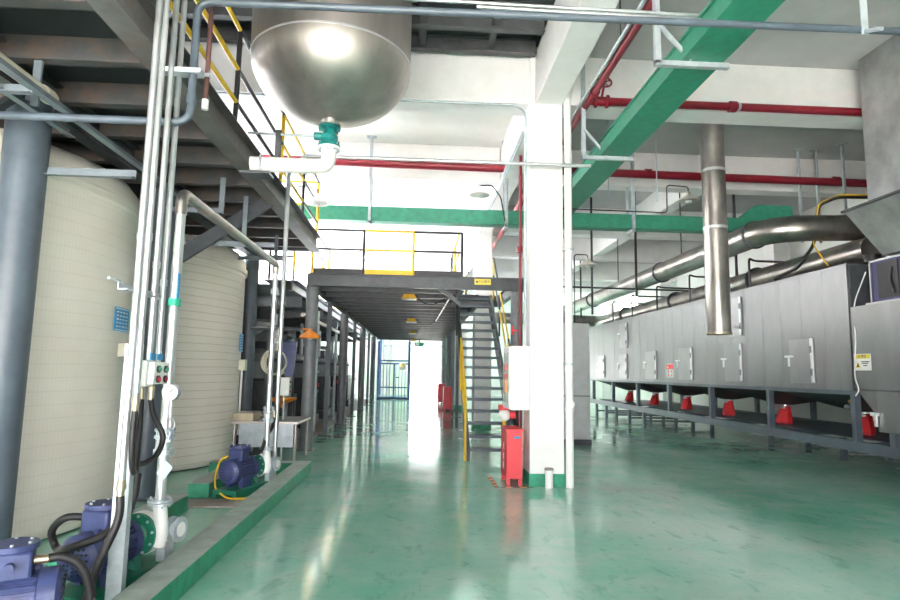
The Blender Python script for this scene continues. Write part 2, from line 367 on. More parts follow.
# ================================================================= STORAGE TANKS, MEZZANINE
def tank(c, R, m, label):
    t = thing('storage_tank', label, 'tank', (c[0], c[1], 0), 'beige storage tanks')
    H = 3.3
    MB().lathe((c[0], c[1], 0), [(R-.25, .0), (R+.0, .02), (R+.03, .06), (R+.03, .1), (R, .14), (R, H), (R+.035, H+.02), (R+.035, H+.10), (R, H+.12)], 96).build('shell', m, t)
    MB().lathe((c[0], c[1], 0), [(R, H+.10), (R, H+.2), (R*.99, H+.28), (R*.95, H+.38), (R*.85, H+.46), (R*.6, H+.52), (R*.25, H+.54), (.02, H+.54)], 96).build('lid', 'tank_plain', t)
    MB().cyl((c[0]+.4, c[1]-.2, H+.5), (c[0]+.4, c[1]-.2, H+.6), .22, 24).build('manhole', 'cream_pvc', t)
    return t
tank((-5.3, 6.5), 2.05, 'tank_plain', 'large beige fibreglass tank carrying the beige junction box and blue sign, beside two blue motors')
tank((-5.25, 10.8), 2.05, 'tank_banded', 'beige fibreglass tank with thin brown hoop lines, behind the small blue pump')
cyl_n = 28
mz = thing('steel_mezzanine', 'grey rusty steel mezzanine on joists above the beige tanks', 'mezzanine', (-5, 7, 3.93))
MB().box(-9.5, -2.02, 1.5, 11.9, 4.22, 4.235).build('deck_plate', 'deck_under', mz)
MB().box(-9.5, -2.1, 1.5, 11.9, 4.236, 4.242).build('bounce_plate', 'galv_dull', mz)  # unseen pale sheet added to bounce sun up to the ceiling
MB().ibeam((-2.08, 1.5, 4.08), (-2.08, 11.95, 4.08), .2, .3, .014).build('edge_beam', 'edge_rust', mz)
MB().ibeam((-3.4, 1.5, 4.0), (-3.4, 11.9, 4.0), .16, .3, .014).build('main_beam', 'dark_steel', mz)
j0 = None
for k in range(13):
    y = 2.28+.78*k
    if j0 is None: j0 = MB().sweep((-9.4, y, 4.09), (-2.13, y, 4.09), [(-.04, -.12), (.06, -.12), (.06, -.105), (-.028, -.105), (-.028, .12), (-.04, .12)]).build('joist', 'grey_steel_rust', mz)
    else: piece(j0, mz, (0, .78*k, 0))
MB().ibeam((-9.4, 11.85, 4.07), (-2.1, 11.85, 4.07), .12, .28).build('end_beam', 'dark_steel', mz)
MB().bar((-3.21, 7.86, 2.98), (-2.14, 8.5, 4.02), .18, .06, (0, 1, 0)).build('diagonal_brace', 'grey_steel', mz)
MB().bar((-3.3, 4.95, 3.9), (-3.3, 4.2, 3.2), .08, .05).build('diagonal_brace', 'grey_steel', mz)
def rcol(x, y, r, h, label):
    t = thing('support_column', label, 'column', (x, y, 0), 'round columns under the mezzanine')
    MB().cyl((x, y, .02), (x, y, h-.02), r, cyl_n).build('shaft', 'blue_grey', t)
    MB().box(x-r-.06, x+r+.06, y-r-.06, y+r+.06, 0, .02).build('base_plate', 'blue_grey', t)
    MB().box(x-r-.03, x+r+.03, y-r-.03, y+r+.03, h-.02, h).build('cap_plate', 'blue_grey', t)
rcol(-3.31, 5.0, .165, 3.85, 'thick round blue grey steel column in front of the plain beige tank')
rcol(-3.31, 7.7, .14, 3.85, 'round blue grey steel column in the gap between the two beige tanks')
rcol(-3.36, 12.05, .14, 3.93, 'round blue grey steel column at the far side of the brown hooped tank')

# pipe rack below the mezzanine
t = thing('pipe_rack', 'blue grey angle iron pipe rack hung below the mezzanine by the tanks', 'rack', (-2.9, 7, 3.5))
MB().angle((-2.86, 2.4, 3.58), (-2.86, 10.9, 3.58), .06, .075).build('rail', 'angle_blue', t)
MB().angle((-3.1, 2.4, 3.58), (-3.1, 5.2, 3.58), .06, .07).build('rail', 'angle_blue', t)
for (y, x0, x1, z) in ((4.3, -3.5, -2.84, 3.55), (5.05, -3.15, -2.42, 3.18), (7.4, -3.2, -2.45, 3.5), (8.2, -3.2, -2.0, 3.25), (10.6, -3.2, -2.4, 3.5)):
    MB().angle((x0, y, z), (x1, y, z), .06, .075, up=(0, 0, 1)).build('cross_arm', 'angle_blue', t)
for (x, y, z0) in ((-3.02, 4.6, 3.6), (-3.22, 3.9, 3.5), (-2.55, 10.6, 3.5), (-2.42, 8.2, 3.25), (-2.48, 7.4, 3.5)): MB().box(x-.03, x+.03, y-.012, y+.012, z0, 3.97).build('hanger', 'angle_blue', t)
t = thing('cream_pipe', 'short cream plastic pipe with a rounded end cap on the pipe rack', 'pipe', (-2.98, 4, 3.7))
MB().cyl((-2.98, 2.3, 3.72), (-2.98, 4.62, 3.72), .05).build('tube', 'cream_pvc', t)
MB().lathe((-2.98, 4.6, 3.72), [(.06, 0), (.062, .1), (.05, .15), (.02, .17)], 20, (0, 1, 0)).build('end_cap', 'cream_pvc', t)
# grey pipe crossing the hall overhead
t = thing('overhead_water_pipe', 'thin grey pipe dropping beside the mezzanine then crossing the hall overhead', 'pipe', (0, 4.5, 3.45))
MB().tube([(-4.3, 4.5, 3.47), (-1.79, 4.5, 3.47), (-1.79, 4.5, 4.47), (6.6, 4.5, 4.53)], .03, 14, .12).build('tube', 'blue_grey', t)
MB().cyl((-1.79, 4.5, 3.62), (-1.79, 4.5, 3.70), .037, 14).build('coupling', 'blue_grey', t)
MB().box(-2.02, -1.72, 4.46, 4.54, 3.86, 3.90).build('clamp', 'galv_dull', t)
t = thing('pipe_hanger', 'white strap hanger holding the thin grey pipe beside the sheet duct', 'hanger', (3.68, 4.5, 4.4))
MB().box(3.65, 3.71, 4.47, 4.48, 4.45, 6.5).build('strap', 'galv_dull', t)
MB().bar((3.68, 4.3, 4.40), (3.68, 4.62, 4.55), .03, .03).build('clip', 'galv_dull', t)
for (y, z, x0, x1, s) in ((5.55, 5.28, -.2, 3.2, 'upper thin silver conduit running under the upper steel floor to the green tray'), (5.35, 5.1, .5, 3.2, 'lower thin silver conduit running under the upper steel floor to the green tray')):
    solo(MB().cyl((x0, y, z), (x1, y, z-.03), .02, 12), 'conduit', 'galvanised', s, 'conduit')

# vertical galvanised conduits by the near pump
def conduit(x, y, z0, z1, r, label, gland=True, cps=()):
    t = thing('galvanised_conduit', label, 'conduit', (x, y, z0), 'upright conduits by the near pump')
    MB().cyl((x, y, z0), (x, y, z1), r, 14).build('tube', 'galvanised', t)
    if gland:
        MB().lathe((x, y, z0), [(r*.85, -.12), (r*1.0, -.12), (r*1.0, -.06), (r*1.3, -.06), (r*1.3, -.03), (r*1.08, -.02), (r*1.08, .0)], 14).build('cable_gland', 'brass', t)
    for z in cps: MB().cyl((x, y, z), (x, y, z+.05), r*1.22, 14).build('coupling', 'galvanised', t)
conduit(-1.9, 4.1, .86, 6.6, .024, 'silver conduit beside the pale steel post, longest of the upright four', True, (2.45,))
conduit(-1.84, 4.08, 1.42, 6.6, .02, 'silver conduit ending in a gland just left of the white switch box', True, (2.45,))
conduit(-1.94, 4.46, 1.62, 6.6, .022, 'silver conduit dropping into the white switch box, on the side of the post', False, (2.32,))
conduit(-1.92, 4.56, 1.62, 6.6, .021, 'silver conduit dropping into the white switch box, on the side of the pressure gauge', False, (2.2,))
t = thing('channel_post', 'pale galvanised channel post standing in front of the near pump', 'post', (-1.93, 4.17, 0))
MB().sweep((-1.94, 4.22, .01), (-1.94, 4.22, 1.75), [(-.05, -.03), (.05, -.03), (.05, .03), (.042, .03), (.042, -.022), (-.042, -.022), (-.042, .03), (-.05, .03)], (0, 1, 0)).build('channel', 'galv_dull', t)
MB().box(-2.0, -1.87, 4.16, 4.28, 0, .01).build('foot_plate', 'galv_dull', t)
t = thing('conduit_bracket', 'small white steel bracket holding the silver conduits', 'bracket', (-1.95, 4.3, 2.1))
MB().angle((-1.98, 4.0, 2.1), (-1.98, 4.62, 2.1), .06, .05).build('arm', 'galv_dull', t)
MB().cyl((-1.99, 3.9, 2.16), (-1.99, 4.05, 2.16), .008, 8).build('bolt', 'galv_dull', t)
# switch box
t = thing('switch_box', 'white four-button pump switch box hanging on the conduits', 'switch box', (-1.83, 4.3, 1.45))
MB().box(-2.0, -1.93, 4.26, 4.62, 1.47, 1.64).build('back_plate', 'galv_dull', t)
MB().box(-1.99, -1.85, 4.22, 4.36, 1.46, 1.64).build('housing', 'white_pvc', t, .012)
MB().box(-1.85, -1.81, 4.25, 4.50, 1.475, 1.63).build('button_panel', 'white_pvc', t, .006)
for iy, y in enumerate((4.31, 4.43)):
    for iz, (z, c) in enumerate(((1.51, 'button_red'), (1.58, 'button_green'))):
        q = MB().cyl((-1.81, y, z), (-1.797, y, z), .026, 14).build('button_bezel', 'black_paint', t)
        MB().cyl((-1.797, y, z), (-1.789, y, z), .016, 12).build('button', c, q)
for y in (4.3, 4.42): MB().box(-1.852, -1.842, y-.04, y+.04, 1.645, 1.69).build('tag_plate', 'sign_blue', t)
for y in (4.29, 4.44): MB().cyl((-1.9, y, 1.36), (-1.9, y, 1.46), .02, 12).build('cable_gland', 'brass', t)
t = thing('junction_box', 'small beige junction box on the plain beige tank', 'box', (-3.2, 6.75, 1.7))
jc = Vector((-5.3+2.05*math.cos(math.radians(7)), 6.5+2.05*math.sin(math.radians(7)), 1.77)); jn = Vector((math.cos(math.radians(7)), math.sin(math.radians(7)), 0))
MB().bar(jc, jc+jn*.09, .13, .15).build('body', 'cream_pvc', t, .01)
MB().bar(jc+jn*.09, jc+jn*.13, .12, .14).build('cover', 'machine_grey', t)
def blue_sign(c, n, w, h, label):
    """sign plate facing direction n on a tank"""
    n = Vector(n).normalized(); sx = Vector((0, 0, 1)).cross(n); c = Vector(c)
    t = thing('blue_sign', label, 'sign', c, 'blue signs on the tanks')
    MB().bar(c-sx*w/2, c+sx*w/2, .008, h).build('plate', 'sign_blue', t)
    q = c+n*.006
    for z in (-h/2+.015, h/2-.015): MB().bar(q-sx*(w/2-.015)+Vector((0, 0, z)), q+sx*(w/2-.015)+Vector((0, 0, z)), .004, .006).build('border', 'sign_white', t)
    random.seed(3)
    for i in range(4):
        for j in range(5):
            p = q+sx*(-w*.32+w*.21*i)+Vector((0, 0, -h*.3+h*.15*j))
            MB().bar(p-sx*w*random.uniform(.03, .075), p+sx*w*random.uniform(.03, .075), .004, random.choice((.008, .014))).build('stroke', 'sign_white', t)
def on_tank(c, R, deg): a = math.radians(deg); return (c[0]+R*math.cos(a), c[1]+R*math.sin(a)), (math.cos(a), math.sin(a), 0)
p, n = on_tank((-5.3, 6.5), 2.062, 6); blue_sign((p[0], p[1], 2.1), n, .4, .26, 'blue sign with white characters on the plain beige tank')
p, n = on_tank((-5.25, 10.8), 2.062, 8); blue_sign((p[0], p[1], 2.05), n, .42, .32, 'blue sign with white characters on the brown hooped tank')
t = thing('tank_level_box', 'small cream box on the brown hooped tank below its blue sign', 'box', (-3.2, 11.1, 1.55))
MB().box(-3.25, -3.1, 11.02, 11.16, 1.55, 1.75).build('body', 'cream_pvc', t, .01)
MB().cyl((-3.17, 11.09, .4), (-3.17, 11.09, 1.55), .02, 10).build('lead', 'white_pvc', t)

# ================================================================= PUMPS
def motor_parts(t, L=.52, R=.15, zc=.36, gland='brass'):
    """motor along +y with the fan cover at y=0"""
    b = MB().cyl((0, .12, zc), (0, L, zc), R, 28).build('motor_body', 'motor_blue', t)
    for k in range(26):
        a = 2*PI*k/26
        if abs(a-PI/2) < .45: continue
        c, s = math.cos(a), math.sin(a)
        MB().bar((c*(R+.008), .14, zc+s*(R+.008)), (c*(R+.008), L-.03, zc+s*(R+.008)), .008, .03, (c, 0, s)).build('cooling_fin', 'motor_blue', b)
    fc = MB().lathe((0, 0, zc), [(.05, -.012), (.10, -.01), (R-.005, .005), (R+.018, .03), (R+.02, .13), (R+.005, .14)], 32, (0, 1, 0)).build('fan_cover', 'motor_blue', t)
    g = MB()
    for ring, cnt in ((.055, 8), (.082, 12), (.108, 16)):
        for k in range(cnt):
            a = 2*PI*k/cnt; x, z = ring*math.cos(a), ring*math.sin(a)
            g.cyl((x, -.016, zc+z), (x, .004, zc+z), .0085, 6)
    o = g.build('vent_holes', 'black_rubber', fc); o['kind'] = 'stuff'
    MB().lathe((0, L-.03, zc), [(R+.02, 0), (R+.025, .02), (R+.025, .05), (R*.6, .07), (.04, .075)], 32, (0, 1, 0)).build('end_shield', 'motor_blue', t)
    tb = MB().box(-.115, .115, .17, .41, zc+R-.02, zc+R+.16).build('terminal_box', 'motor_blue', t, .02)
    MB().cyl((0, .29, zc+R+.165), (0, .29, zc+R+.20), .145, 28).build('box_lid', 'motor_blue', tb)
    for k in range(6):
        a = 2*PI*k/6; MB().cyl((.108*math.cos(a), .29+.108*math.sin(a), zc+R+.2), (.108*math.cos(a), .29+.108*math.sin(a), zc+R+.212), .011, 6).build('bolt', 'galv_dull', tb)
    MB().cyl((-.10, .29, zc+R+.08), (-.17, .29, zc+R+.08), .028, 14).build('cable_gland', gland, tb)
    MB().cyl((.10, .29, zc+R+.08), (.14, .29, zc+R+.08), .03, 14).build('cable_plug', 'motor_blue', tb)
    for sx in (-1, 1):
        MB().box(sx*.11-.03, sx*.11+.03, .18, .42, .12, zc-R*.55).build('motor_foot', 'motor_blue', t)
    MB().lathe((.04, .1+.05, zc+R+.005), [(.012, 0), (.03, .01), (.03, .03), (.012, .04)], 12, (1, 0, 0)).build('lifting_eye', 'motor_blue', t)
def make_pump(label, loc, rz, sc=1.0, riser=2.4):
    t = thing('pump', label, 'pump', (0, 0, 0), None, True)
    zc = .36
    MB().box(-.19, .19, -.05, .95, .06, .12).box(-.19, -.13, -.05, .95, .0, .06).box(.13, .19, -.05, .95, 0, .06).build('base_frame', 'pump_green', t)
    motor_parts(t, .52, .15, zc)
    br = MB().lathe((0, .54, zc), [(.10, 0), (.09, .04), (.07, .10), (.11, .13)], 20, (0, 1, 0)).build('bearing_bracket', 'pump_green', t)
    MB().hexa([(-.1, .58, .12), (.1, .58, .12), (.1, .66, .12), (-.1, .66, .12)], [(-.03, .58, zc-.06), (.03, .58, zc-.06), (.03, .66, zc-.06), (-.03, .66, zc-.06)]).build('bracket_foot', 'pump_green', br)
    MB().box(.05, .1, .60, .605, zc-.08, zc-.02).build('warning_sticker', 'sign_yellow', br)
    rg = MB().lathe((0, .68, zc), [(.12, 0), (.175, 0), (.175, .035), (.12, .035)], 36, (0, 1, 0)).build('casing_ring', 'pump_green', t)
    for k in range(10):
        a = 2*PI*k/10+.2; MB().cyl((.155*math.cos(a), .668, zc+.155*math.sin(a)), (.155*math.cos(a), .682, zc+.155*math.sin(a)), .012, 6).build('bolt', 'galv_dull', rg)
    # white volute: scroll swept from the bottom round to the upward outlet
    vo = MB().lathe((0, .70, zc), [(.05, -.01), (.10, -.015), (.165, .0), (.18, .03), (.18, .09), (.16, .12), (.08, .13), (.05, .14)], 36, (0, 1, 0)).build('volute', 'white_pvc', t)
    MB().tube([(.165, .76, zc-.1), (.175, .76, zc), (.17, .76, zc+.1), (.15, .76, zc+.24)], [.055, .06, .06, .055], 16).build('scroll_outlet', 'white_pvc', vo)
    MB().cyl((0, .84, zc), (0, .98, zc), .06, 18).build('suction_nozzle', 'white_pvc', vo)
    zf = zc+.24
    d = MB().cyl((.15, .76, zf), (.15, .76, zf+riser), .042, 18).build('discharge_pipe', 'galvanised', t)
    def flange(z, r=.10, h=.022, m='galv_dull'):
        f = MB().cyl((.15, .76, z), (.15, .76, z+h), r, 24).build('flange', m, d)
        for k in range(6):
            a = 2*PI*k/6+.3; MB().cyl((.15+r*.78*math.cos(a), .76+r*.78*math.sin(a), z-.02), (.15+r*.78*math.cos(a), .76+r*.78*math.sin(a), z+h+.02), .009, 6).build('bolt', 'galv_dull', d)
    flange(zf); flange(zf+.026); flange(zf+.42, .085); flange(zf+.445, .085); flange(zf+.56, .085); flange(zf+.62, .085)
    MB().lathe((.15, .76, zf+.45), [(.045, 0), (.07, .03), (.07, .09), (.045, .12)], 18).build('check_valve', 'galvanised', d)
    # suction valve at the side
    sv = MB().cyl((.16, .86, zc+.02), (.30, .86, zc+.02), .055, 18).build('suction_valve', 'galv_dull', t)
    MB().cyl((.20, .86, zc+.02), (.225, .86, zc+.02), .105, 24).build('flange', 'galv_dull', sv)
    MB().cyl((.275, .86, zc+.02), (.30, .86, zc+.02), .105, 24).build('flange', 'galv_dull', sv)
    MB().cyl((.30, .86, zc+.02), (.305, .86, zc+.02), .06, 20).build('blind_disc', 'white_pvc', sv)
    MB().box(.12, .2, .8, .92, .0, zc-.04).build('valve_support', 'galv_dull', t)
    t.location = loc; t.rotation_euler = (0, 0, rz); t.scale = (sc, sc, sc)
    return t
p1 = make_pump('blue motor pump with white volute beside the pale channel post', (-2.22, 4.22, 0), -.2, .9, 2.55)
p3 = make_pump('small blue motor pump with yellow cable beside the far green kerb', (-2.28, 7.62, .012), -.30, .86, 2.75)
t = thing('electric_motor', 'blue electric motor nearest the thick column, lying on a green base beside the pump', 'motor', (0, 0, 0), None, True)
MB().box(-.19, .19, -.02, .62, .06, .12).box(-.19, -.13, -.02, .62, 0, .06).box(.13, .19, -.02, .62, 0, .06).build('base_frame', 'pump_green', t)
motor_parts(t, .56, .155, .36, 'motor_blue')
MB().cyl((0, .08, .59), (0, .18, .59), .03, 14).build('side_gland', 'brass', t)
t.location = (-2.0, 3.7, 0); t.rotation_euler = (0, 0, math.radians(116)); t.scale = (.85, .85, .85)
# overhead product pipe from the near pump to the small one
t = thing('product_pipe', 'bent stainless pipe running below the mezzanine from pump to pump', 'pipe', (-1.92, 6, 2.9))
a = p1.matrix_basis @ Vector((.15, .76, 3.15)); b = p3.matrix_basis @ Vector((.15, .76, 3.35))
MB().tube([a, (a.x, a.y, 3.02), (a.x, a.y+.2, 3.02), (b.x, b.y, 3.02), (b.x, b.y, b.z)], .045, 16, .12).build('tube', 'stainless_pipe', t)
MB().cyl((b.x, b.y, 2.6), (b.x, b.y, 2.68), .056, 16).build('coupling', 'galv_dull', t)
MB().cyl((a.x, a.y, 2.08), (a.x, a.y, 2.14), .047, 16).build('tape_band', 'tape_green', t)
MB().box(a.x+.03, a.x+.036, a.y-.05, a.y+.01, 2.14, 2.34).build('arrow_label', 'sign_blue', t)
# pressure gauge on the near riser
gx, gy = a.x-.02, a.y-.03
t = thing('pressure_gauge', 'round pressure gauge with a coiled siphon on the near pump riser', 'gauge', (gx+.1, gy, 1.1))
MB().cyl((gx+.06, gy-.035, 1.40), (gx+.06, gy+.03, 1.40), .062, 28).build('case', 'galv_dull', t)
MB().cyl((gx+.06, gy-.038, 1.40), (gx+.06, gy-.034, 1.40), .052, 28).build('dial', 'sign_white', t)
MB().bar((gx+.06, gy-.040, 1.40), (gx+.085, gy-.040, 1.43), .003, .006).build('needle', 'ink', t)
MB().tube([(gx+.06, gy, 1.34), (gx+.06, gy, 1.2)]+[(gx+.06+.045*math.sin(2*PI*k/12), gy+.003*k-.015, 1.155+.045*math.cos(2*PI*k/12)) for k in range(13)]+[(gx+.06, gy+.02, 1.2), (gx+.06, gy+.02, .98), (gx, gy, .96)], .008, 8).build('siphon', 'galvanised', t)
MB().box(gx+.03, gx+.09, gy-.03, gy+.03, 1.02, 1.07).build('cock', 'galv_dull', t)
MB().bar((gx+.08, gy-.03, 1.04), (gx+.115, gy-.03, 1.13), .012, .008).build('lever', 'motor_blue', t)
t = thing('paper_tag', 'pale paper tag hanging on the near pump riser', 'tag', (gx, gy, .74))
MB().bar((gx+.03, gy-.03, .76), (gx+.10, gy-.05, .86), .004, .085, (0, 0, 1)).build('card', 'cyan_tag', t)
MB().cyl((gx+.06, gy-.03, .86), (gx+.04, gy-.01, .97), .003, 6).build('string', 'white_pvc', t)
# flexible conduits
def hose(pts, r, label, cat='hose'):
    P = [Vector(p) for p in pts]; q = []
    for i in range(len(P)-1):                     # Catmull-Rom
        p0, p1_, p2, p3_ = P[max(i-1, 0)], P[i], P[i+1], P[min(i+2, len(P)-1)]
        for k in range(6):
            s = k/6; q.append(.5*((2*p1_)+(p2-p0)*s+(2*p0-5*p1_+4*p2-p3_)*s*s+(3*p1_-p0-3*p2+p3_)*s**3))
    q.append(P[-1])
    return solo(MB().tube(q, r, 12), 'flexible_hose', 'black_rubber', label, cat, 'black cable hoses')
mw = lambda p, v: p.matrix_basis @ Vector(v)
g1 = mw(p1, (-.17, .29, .59))
hose([g1, g1+Vector((-.12, -.03, .0)), g1+Vector((-.22, -.0, -.1)), g1+Vector((-.17, .0, -.22)), (-2.22, 4.15, .42), (-2.02, 4.2, .5), (-1.98, 4.35, .62)], .026, 'black hose looping from the box of the motor behind the channel post')
hose([(-1.9, 4.1, .76), (-1.9, 4.09, .6), (-1.97, 4.02, .35), (-2.02, 3.98, .1), (-2.02, 3.9, .025), (-2.03, 3.7, .025)], .026, 'black hose dropping from the conduit beside the pale post to the floor')
m0 = bpy.data.objects['electric_motor']; gm = mw(m0, (0, .09, .59))
hose([gm, gm+Vector((.06, .03, .0)), gm+Vector((.14, .07, -.06)), gm+Vector((.19, .1, -.2)), gm+Vector((.21, .12, -.47))], .026, 'black hose curving down from the box of the motor nearest the thick column')
hose([(-1.84, 4.08, 1.31), (-1.84, 4.07, 1.15), (-1.84, 4.09, .98), (-1.84, 4.14, .9), (-1.86, 4.2, 1.0), (-1.88, 4.25, 1.2), (-1.9, 4.29, 1.37)], .02, 'black hose loop hanging between the shorter conduit and the white switch box')
hose([(-1.9, 4.44, 1.37), (-1.88, 4.46, 1.25), (-1.82, 4.5, 1.1), (-1.83, 4.45, .98), (-1.87, 4.36, .93), (-1.93, 4.3, .93)], .02, 'black hose bowing outward from the underside of the white switch box')
hose([(-1.96, 4.47, .84), (-1.97, 4.47, .7), (-2.0, 4.45, .55), (-2.05, 4.42, .45)], .022, 'short black hose behind the pale channel post')
g3 = mw(p3, (.14, .29, .59))
hose([(-1.95, 8.5, .95), (-1.96, 8.46, .8), (-2.0, 8.3, .68), g3+Vector((.12, .12, .02)), g3], .024, 'black hose from the tall thin silver pole to the small blue pump')
solo(MB().tube([mw(p3, (-.17, .25, .55)), mw(p3, (-.26, .2, .5)), mw(p3, (-.27, .1, .3)), mw(p3, (-.2, .02, .12)), mw(p3, (.1, -.12, .03)), mw(p3, (.5, .1, .02))], .012, 8, .08), 'yellow_cable', 'yellow', 'thin yellow earth cable lying round the small blue pump', 'cable')
t = thing('silver_pole', 'tall thin silver pole rising from the kerbed pit past the mezzanine edge', 'pole', (-1.93, 8.55, 0))
MB().cyl((-1.93, 8.55, .02), (-1.93, 8.55, 4.5), .032, 14).build('tube', 'galvanised', t)
MB().box(-2.0, -1.86, 8.48, 8.62, 0, .02).build('foot_plate', 'galv_dull', t)
MB().cyl((-1.95, 8.50, .92), (-1.95, 8.50, 1.02), .028, 12).build('cable_gland', 'brass', t)
for z in (2.5, 1.5): MB().cyl((-1.93, 8.55, z), (-1.93, 8.55, z+.05), .04, 14).build('coupling', 'galvanised', t)

# ================================================================= GUARD RAILS
def rail_run(t, pts, heights, colours, posts, pr=.029, rr=.025, base=0, kick=None):
    """straight rails between consecutive points, coloured per span; posts list of (point, colour, z0, z1)"""
    for i in range(len(pts)-1):
        a, b = Vector(pts[i]), Vector(pts[i+1])
        for h in heights:
            MB().cyl(a+Vector((0, 0, h)), b+Vector((0, 0, h)), rr, 10).build('rail', colours[i], t)
        if kick: MB().bar(a+Vector((0, 0, kick/2+.005)), b+Vector((0, 0, kick/2+.005)), .006, kick).build('kick_plate', colours[i], t)
    for (p, c, h) in posts:
        p = Vector(p); MB().cyl(p, p+Vector((0, 0, h)), pr, 12).build('post', c, t)
Yl, Bk = 'yellow', 'black_paint'
zb = 4.235
t = thing('guard_railing', 'yellow and black guard railing along the edge of the mezzanine', 'railing', (-2.03, 8, zb))
ys = [2.0, 4.2, 6.4, 8.6, 10.3, 11.82]
rail_run(t, [(-2.06, y, zb) for y in ys], (.28, .66, 1.12), [Bk, Yl, Bk, Yl, Bk], [((-2.06, y, zb), c, 1.13) for y, c in zip(ys, (Yl, Yl, Bk, Yl, Bk, Yl))])
rail_run(t, [(-3.2, 11.82, zb), (-2.06, 11.82, zb)], (.66, 1.12), [Yl], [((-3.2, 11.82, zb), Yl, 1.13)])

# ================================================================= HANGING STAINLESS VESSEL
vx, vy, vr = -1.08, 6.75, .925
t = thing('steel_vessel', 'brushed stainless steel vessel with domed bottom hanging through the upper floor', 'vessel', (vx, vy, 4.5))
MB().lathe((vx, vy, 0), [(vr, 5.17), (vr, 7.4), (vr*.6, 7.6), (.1, 7.65)], 96).build('shell', 'stainless', t)
pr = []
for k in range(15):
    a = PI/2*k/14; pr.append((vr*.999*math.sin(a)**.9 if k else .06, 5.17-.66*math.cos(a)**1.05 if k < 14 else 5.17))
pr[0] = (.08, 4.51)
MB().lathe((vx, vy, 0), pr, 96).build('dished_bottom', 'stainless', t)
MB().lathe((vx, vy, 5.165), [(vr-.01, -.012), (vr+.004, -.012), (vr+.006, 0), (vr+.004, .012), (vr-.01, .012)], 96).build('weld_seam', 'clad_trim', t)
MB().lathe((vx, vy, 0), [(.13, 4.545), (.135, 4.53), (.08, 4.50), (.075, 4.44), (.13, 4.44), (.13, 4.42)], 36).build('outlet_nozzle', 'stainless', t)
for k in range(3):
    a = 2*PI*k/3+.5; c, s = math.cos(a), math.sin(a)
    MB().box(vx+(vr+.06)*c-.08, vx+(vr+.06)*c+.08, vy+(vr+.06)*s-.08, vy+(vr+.06)*s+.08, 6.685, 6.9).build('support_lug', 'stainless', t)
t = thing('bottom_valve', 'teal flanged valve with side lever under the stainless vessel', 'valve', (vx, vy, 4.16))
body = MB().lathe((vx, vy, 0), [(.125, 4.415), (.13, 4.39), (.07, 4.375), (.075, 4.33), (.10, 4.30), (.10, 4.25), (.075, 4.22), (.08, 4.20), (.13, 4.19), (.13, 4.165)], 32).build('body', 'valve_teal', t)
for k in range(8):
    a = 2*PI*k/8
    for z in (4.36, 4.15): MB().cyl((vx+.11*math.cos(a), vy+.11*math.sin(a), z), (vx+.11*math.cos(a), vy+.11*math.sin(a), z+.09), .010, 6).build('bolt', 'valve_teal', body)
MB().cyl((vx-.17, vy-.02, 4.29), (vx-.08, vy-.02, 4.29), .045, 16).build('stem', 'valve_teal', t)
MB().cyl((vx-.95, vy+.05, 4.33), (vx-.16, vy-.02, 4.29), .014, 10).build('lever', 'galv_dull', t)
MB().box(vx-.62, vx-.56, vy+.0, vy+.06, 3.98, 4.36).build('lever_support', 'dark_steel', t)
t = thing('white_drain_pipe', 'thick white plastic pipe turning from the vessel valve to the mezzanine edge', 'pipe', (vx, vy, 3.85))
MB().tube([(vx, vy, 4.14), (vx, vy, 3.94), (vx-.86, vy-.1, 3.90)], .085, 24, .14, 8).build('tube', 'white_pvc', t)
f = MB().cyl((vx, vy, 4.135), (vx, vy, 4.165), .13, 28).build('flange', 'white_pvc', t)
for k in range(8):
    a = 2*PI*k/8; MB().cyl((vx+.11*math.cos(a), vy+.11*math.sin(a), 4.12), (vx+.11*math.cos(a), vy+.11*math.sin(a), 4.136), .011, 6).build('bolt', 'galv_dull', f)
MB().cyl((vx-.30, vy-.035, 3.925), (vx-.24, vy-.03, 3.928), .095, 24).build('socket_ring', 'white_pvc', t)
MB().tube([(vx-.73, vy-.18, 3.79), (vx-.73, vy-.19, 3.99), (vx-.73, vy, 3.99), (vx-.73, vy, 3.79)], .012, 8, .05).build('u_clamp', 'galv_dull', t)
MB().box(vx-.95, vx-.62, vy-.2, vy+.02, 3.765, 3.795).build('bracket', 'grey_steel', t)

ORD0 = ('first', 'second', 'third')
# ================================================================= PIPES, TRAYS UNDER THE SLAB
t = thing('fire_main', 'long red fire pipe crossing the hall in front of the second ceiling beam', 'pipe', (0, 11.85, 5.7))
MB().cyl((-9.5, 11.85, 5.86), (10.6, 11.85, 5.74), .085, 18).build('tube', 'red_pipe', t)
for x in (-6, -.6, 4.7, 8.8): MB().cyl((x, 11.85, 5.84-.0055*(x+6)+.013), (x+.12, 11.85, 5.84-.0055*(x+6)+.013), .1, 18).build('coupling', 'red_pipe', t)
for x in (-4, 5.9): MB().cyl((x, 11.85, 5.9), (x, 11.85, 6.5), .01, 8).build('hanger_rod', 'galv_dull', t)
t = thing('fire_branch_pipe', 'red fire pipe with a clamp crossing in front of the near ceiling beam', 'pipe', (5, 8.3, 5.6))
MB().cyl((2.55, 8.5, 5.72), (11.3, 8.5, 5.72), .062, 18).build('tube', 'red_pipe', t)
MB().cyl((4.72, 8.5, 5.72), (4.82, 8.5, 5.72), .085, 18).build('clamp', 'red_pipe', t)
MB().cyl((4.84, 8.5, 5.72), (4.88, 8.5, 5.72), .07, 18).build('collar', 'galv_dull', t)
t = thing('fire_feed_pipe', 'red fire pipe running along the ceiling beam past the gate valve', 'pipe', (2.5, 6, 5.65))
MB().tube([(2.5, -3, 5.68), (2.5, 9.6, 5.68), (2.5, 9.9, 5.6)], .055, 16, .1).build('tube', 'red_pipe', t)
for y in (5.2, 8.1): MB().cyl((2.5, y, 5.68), (2.5, y+.1, 5.68), .075, 16).build('coupling', 'red_pipe', t)
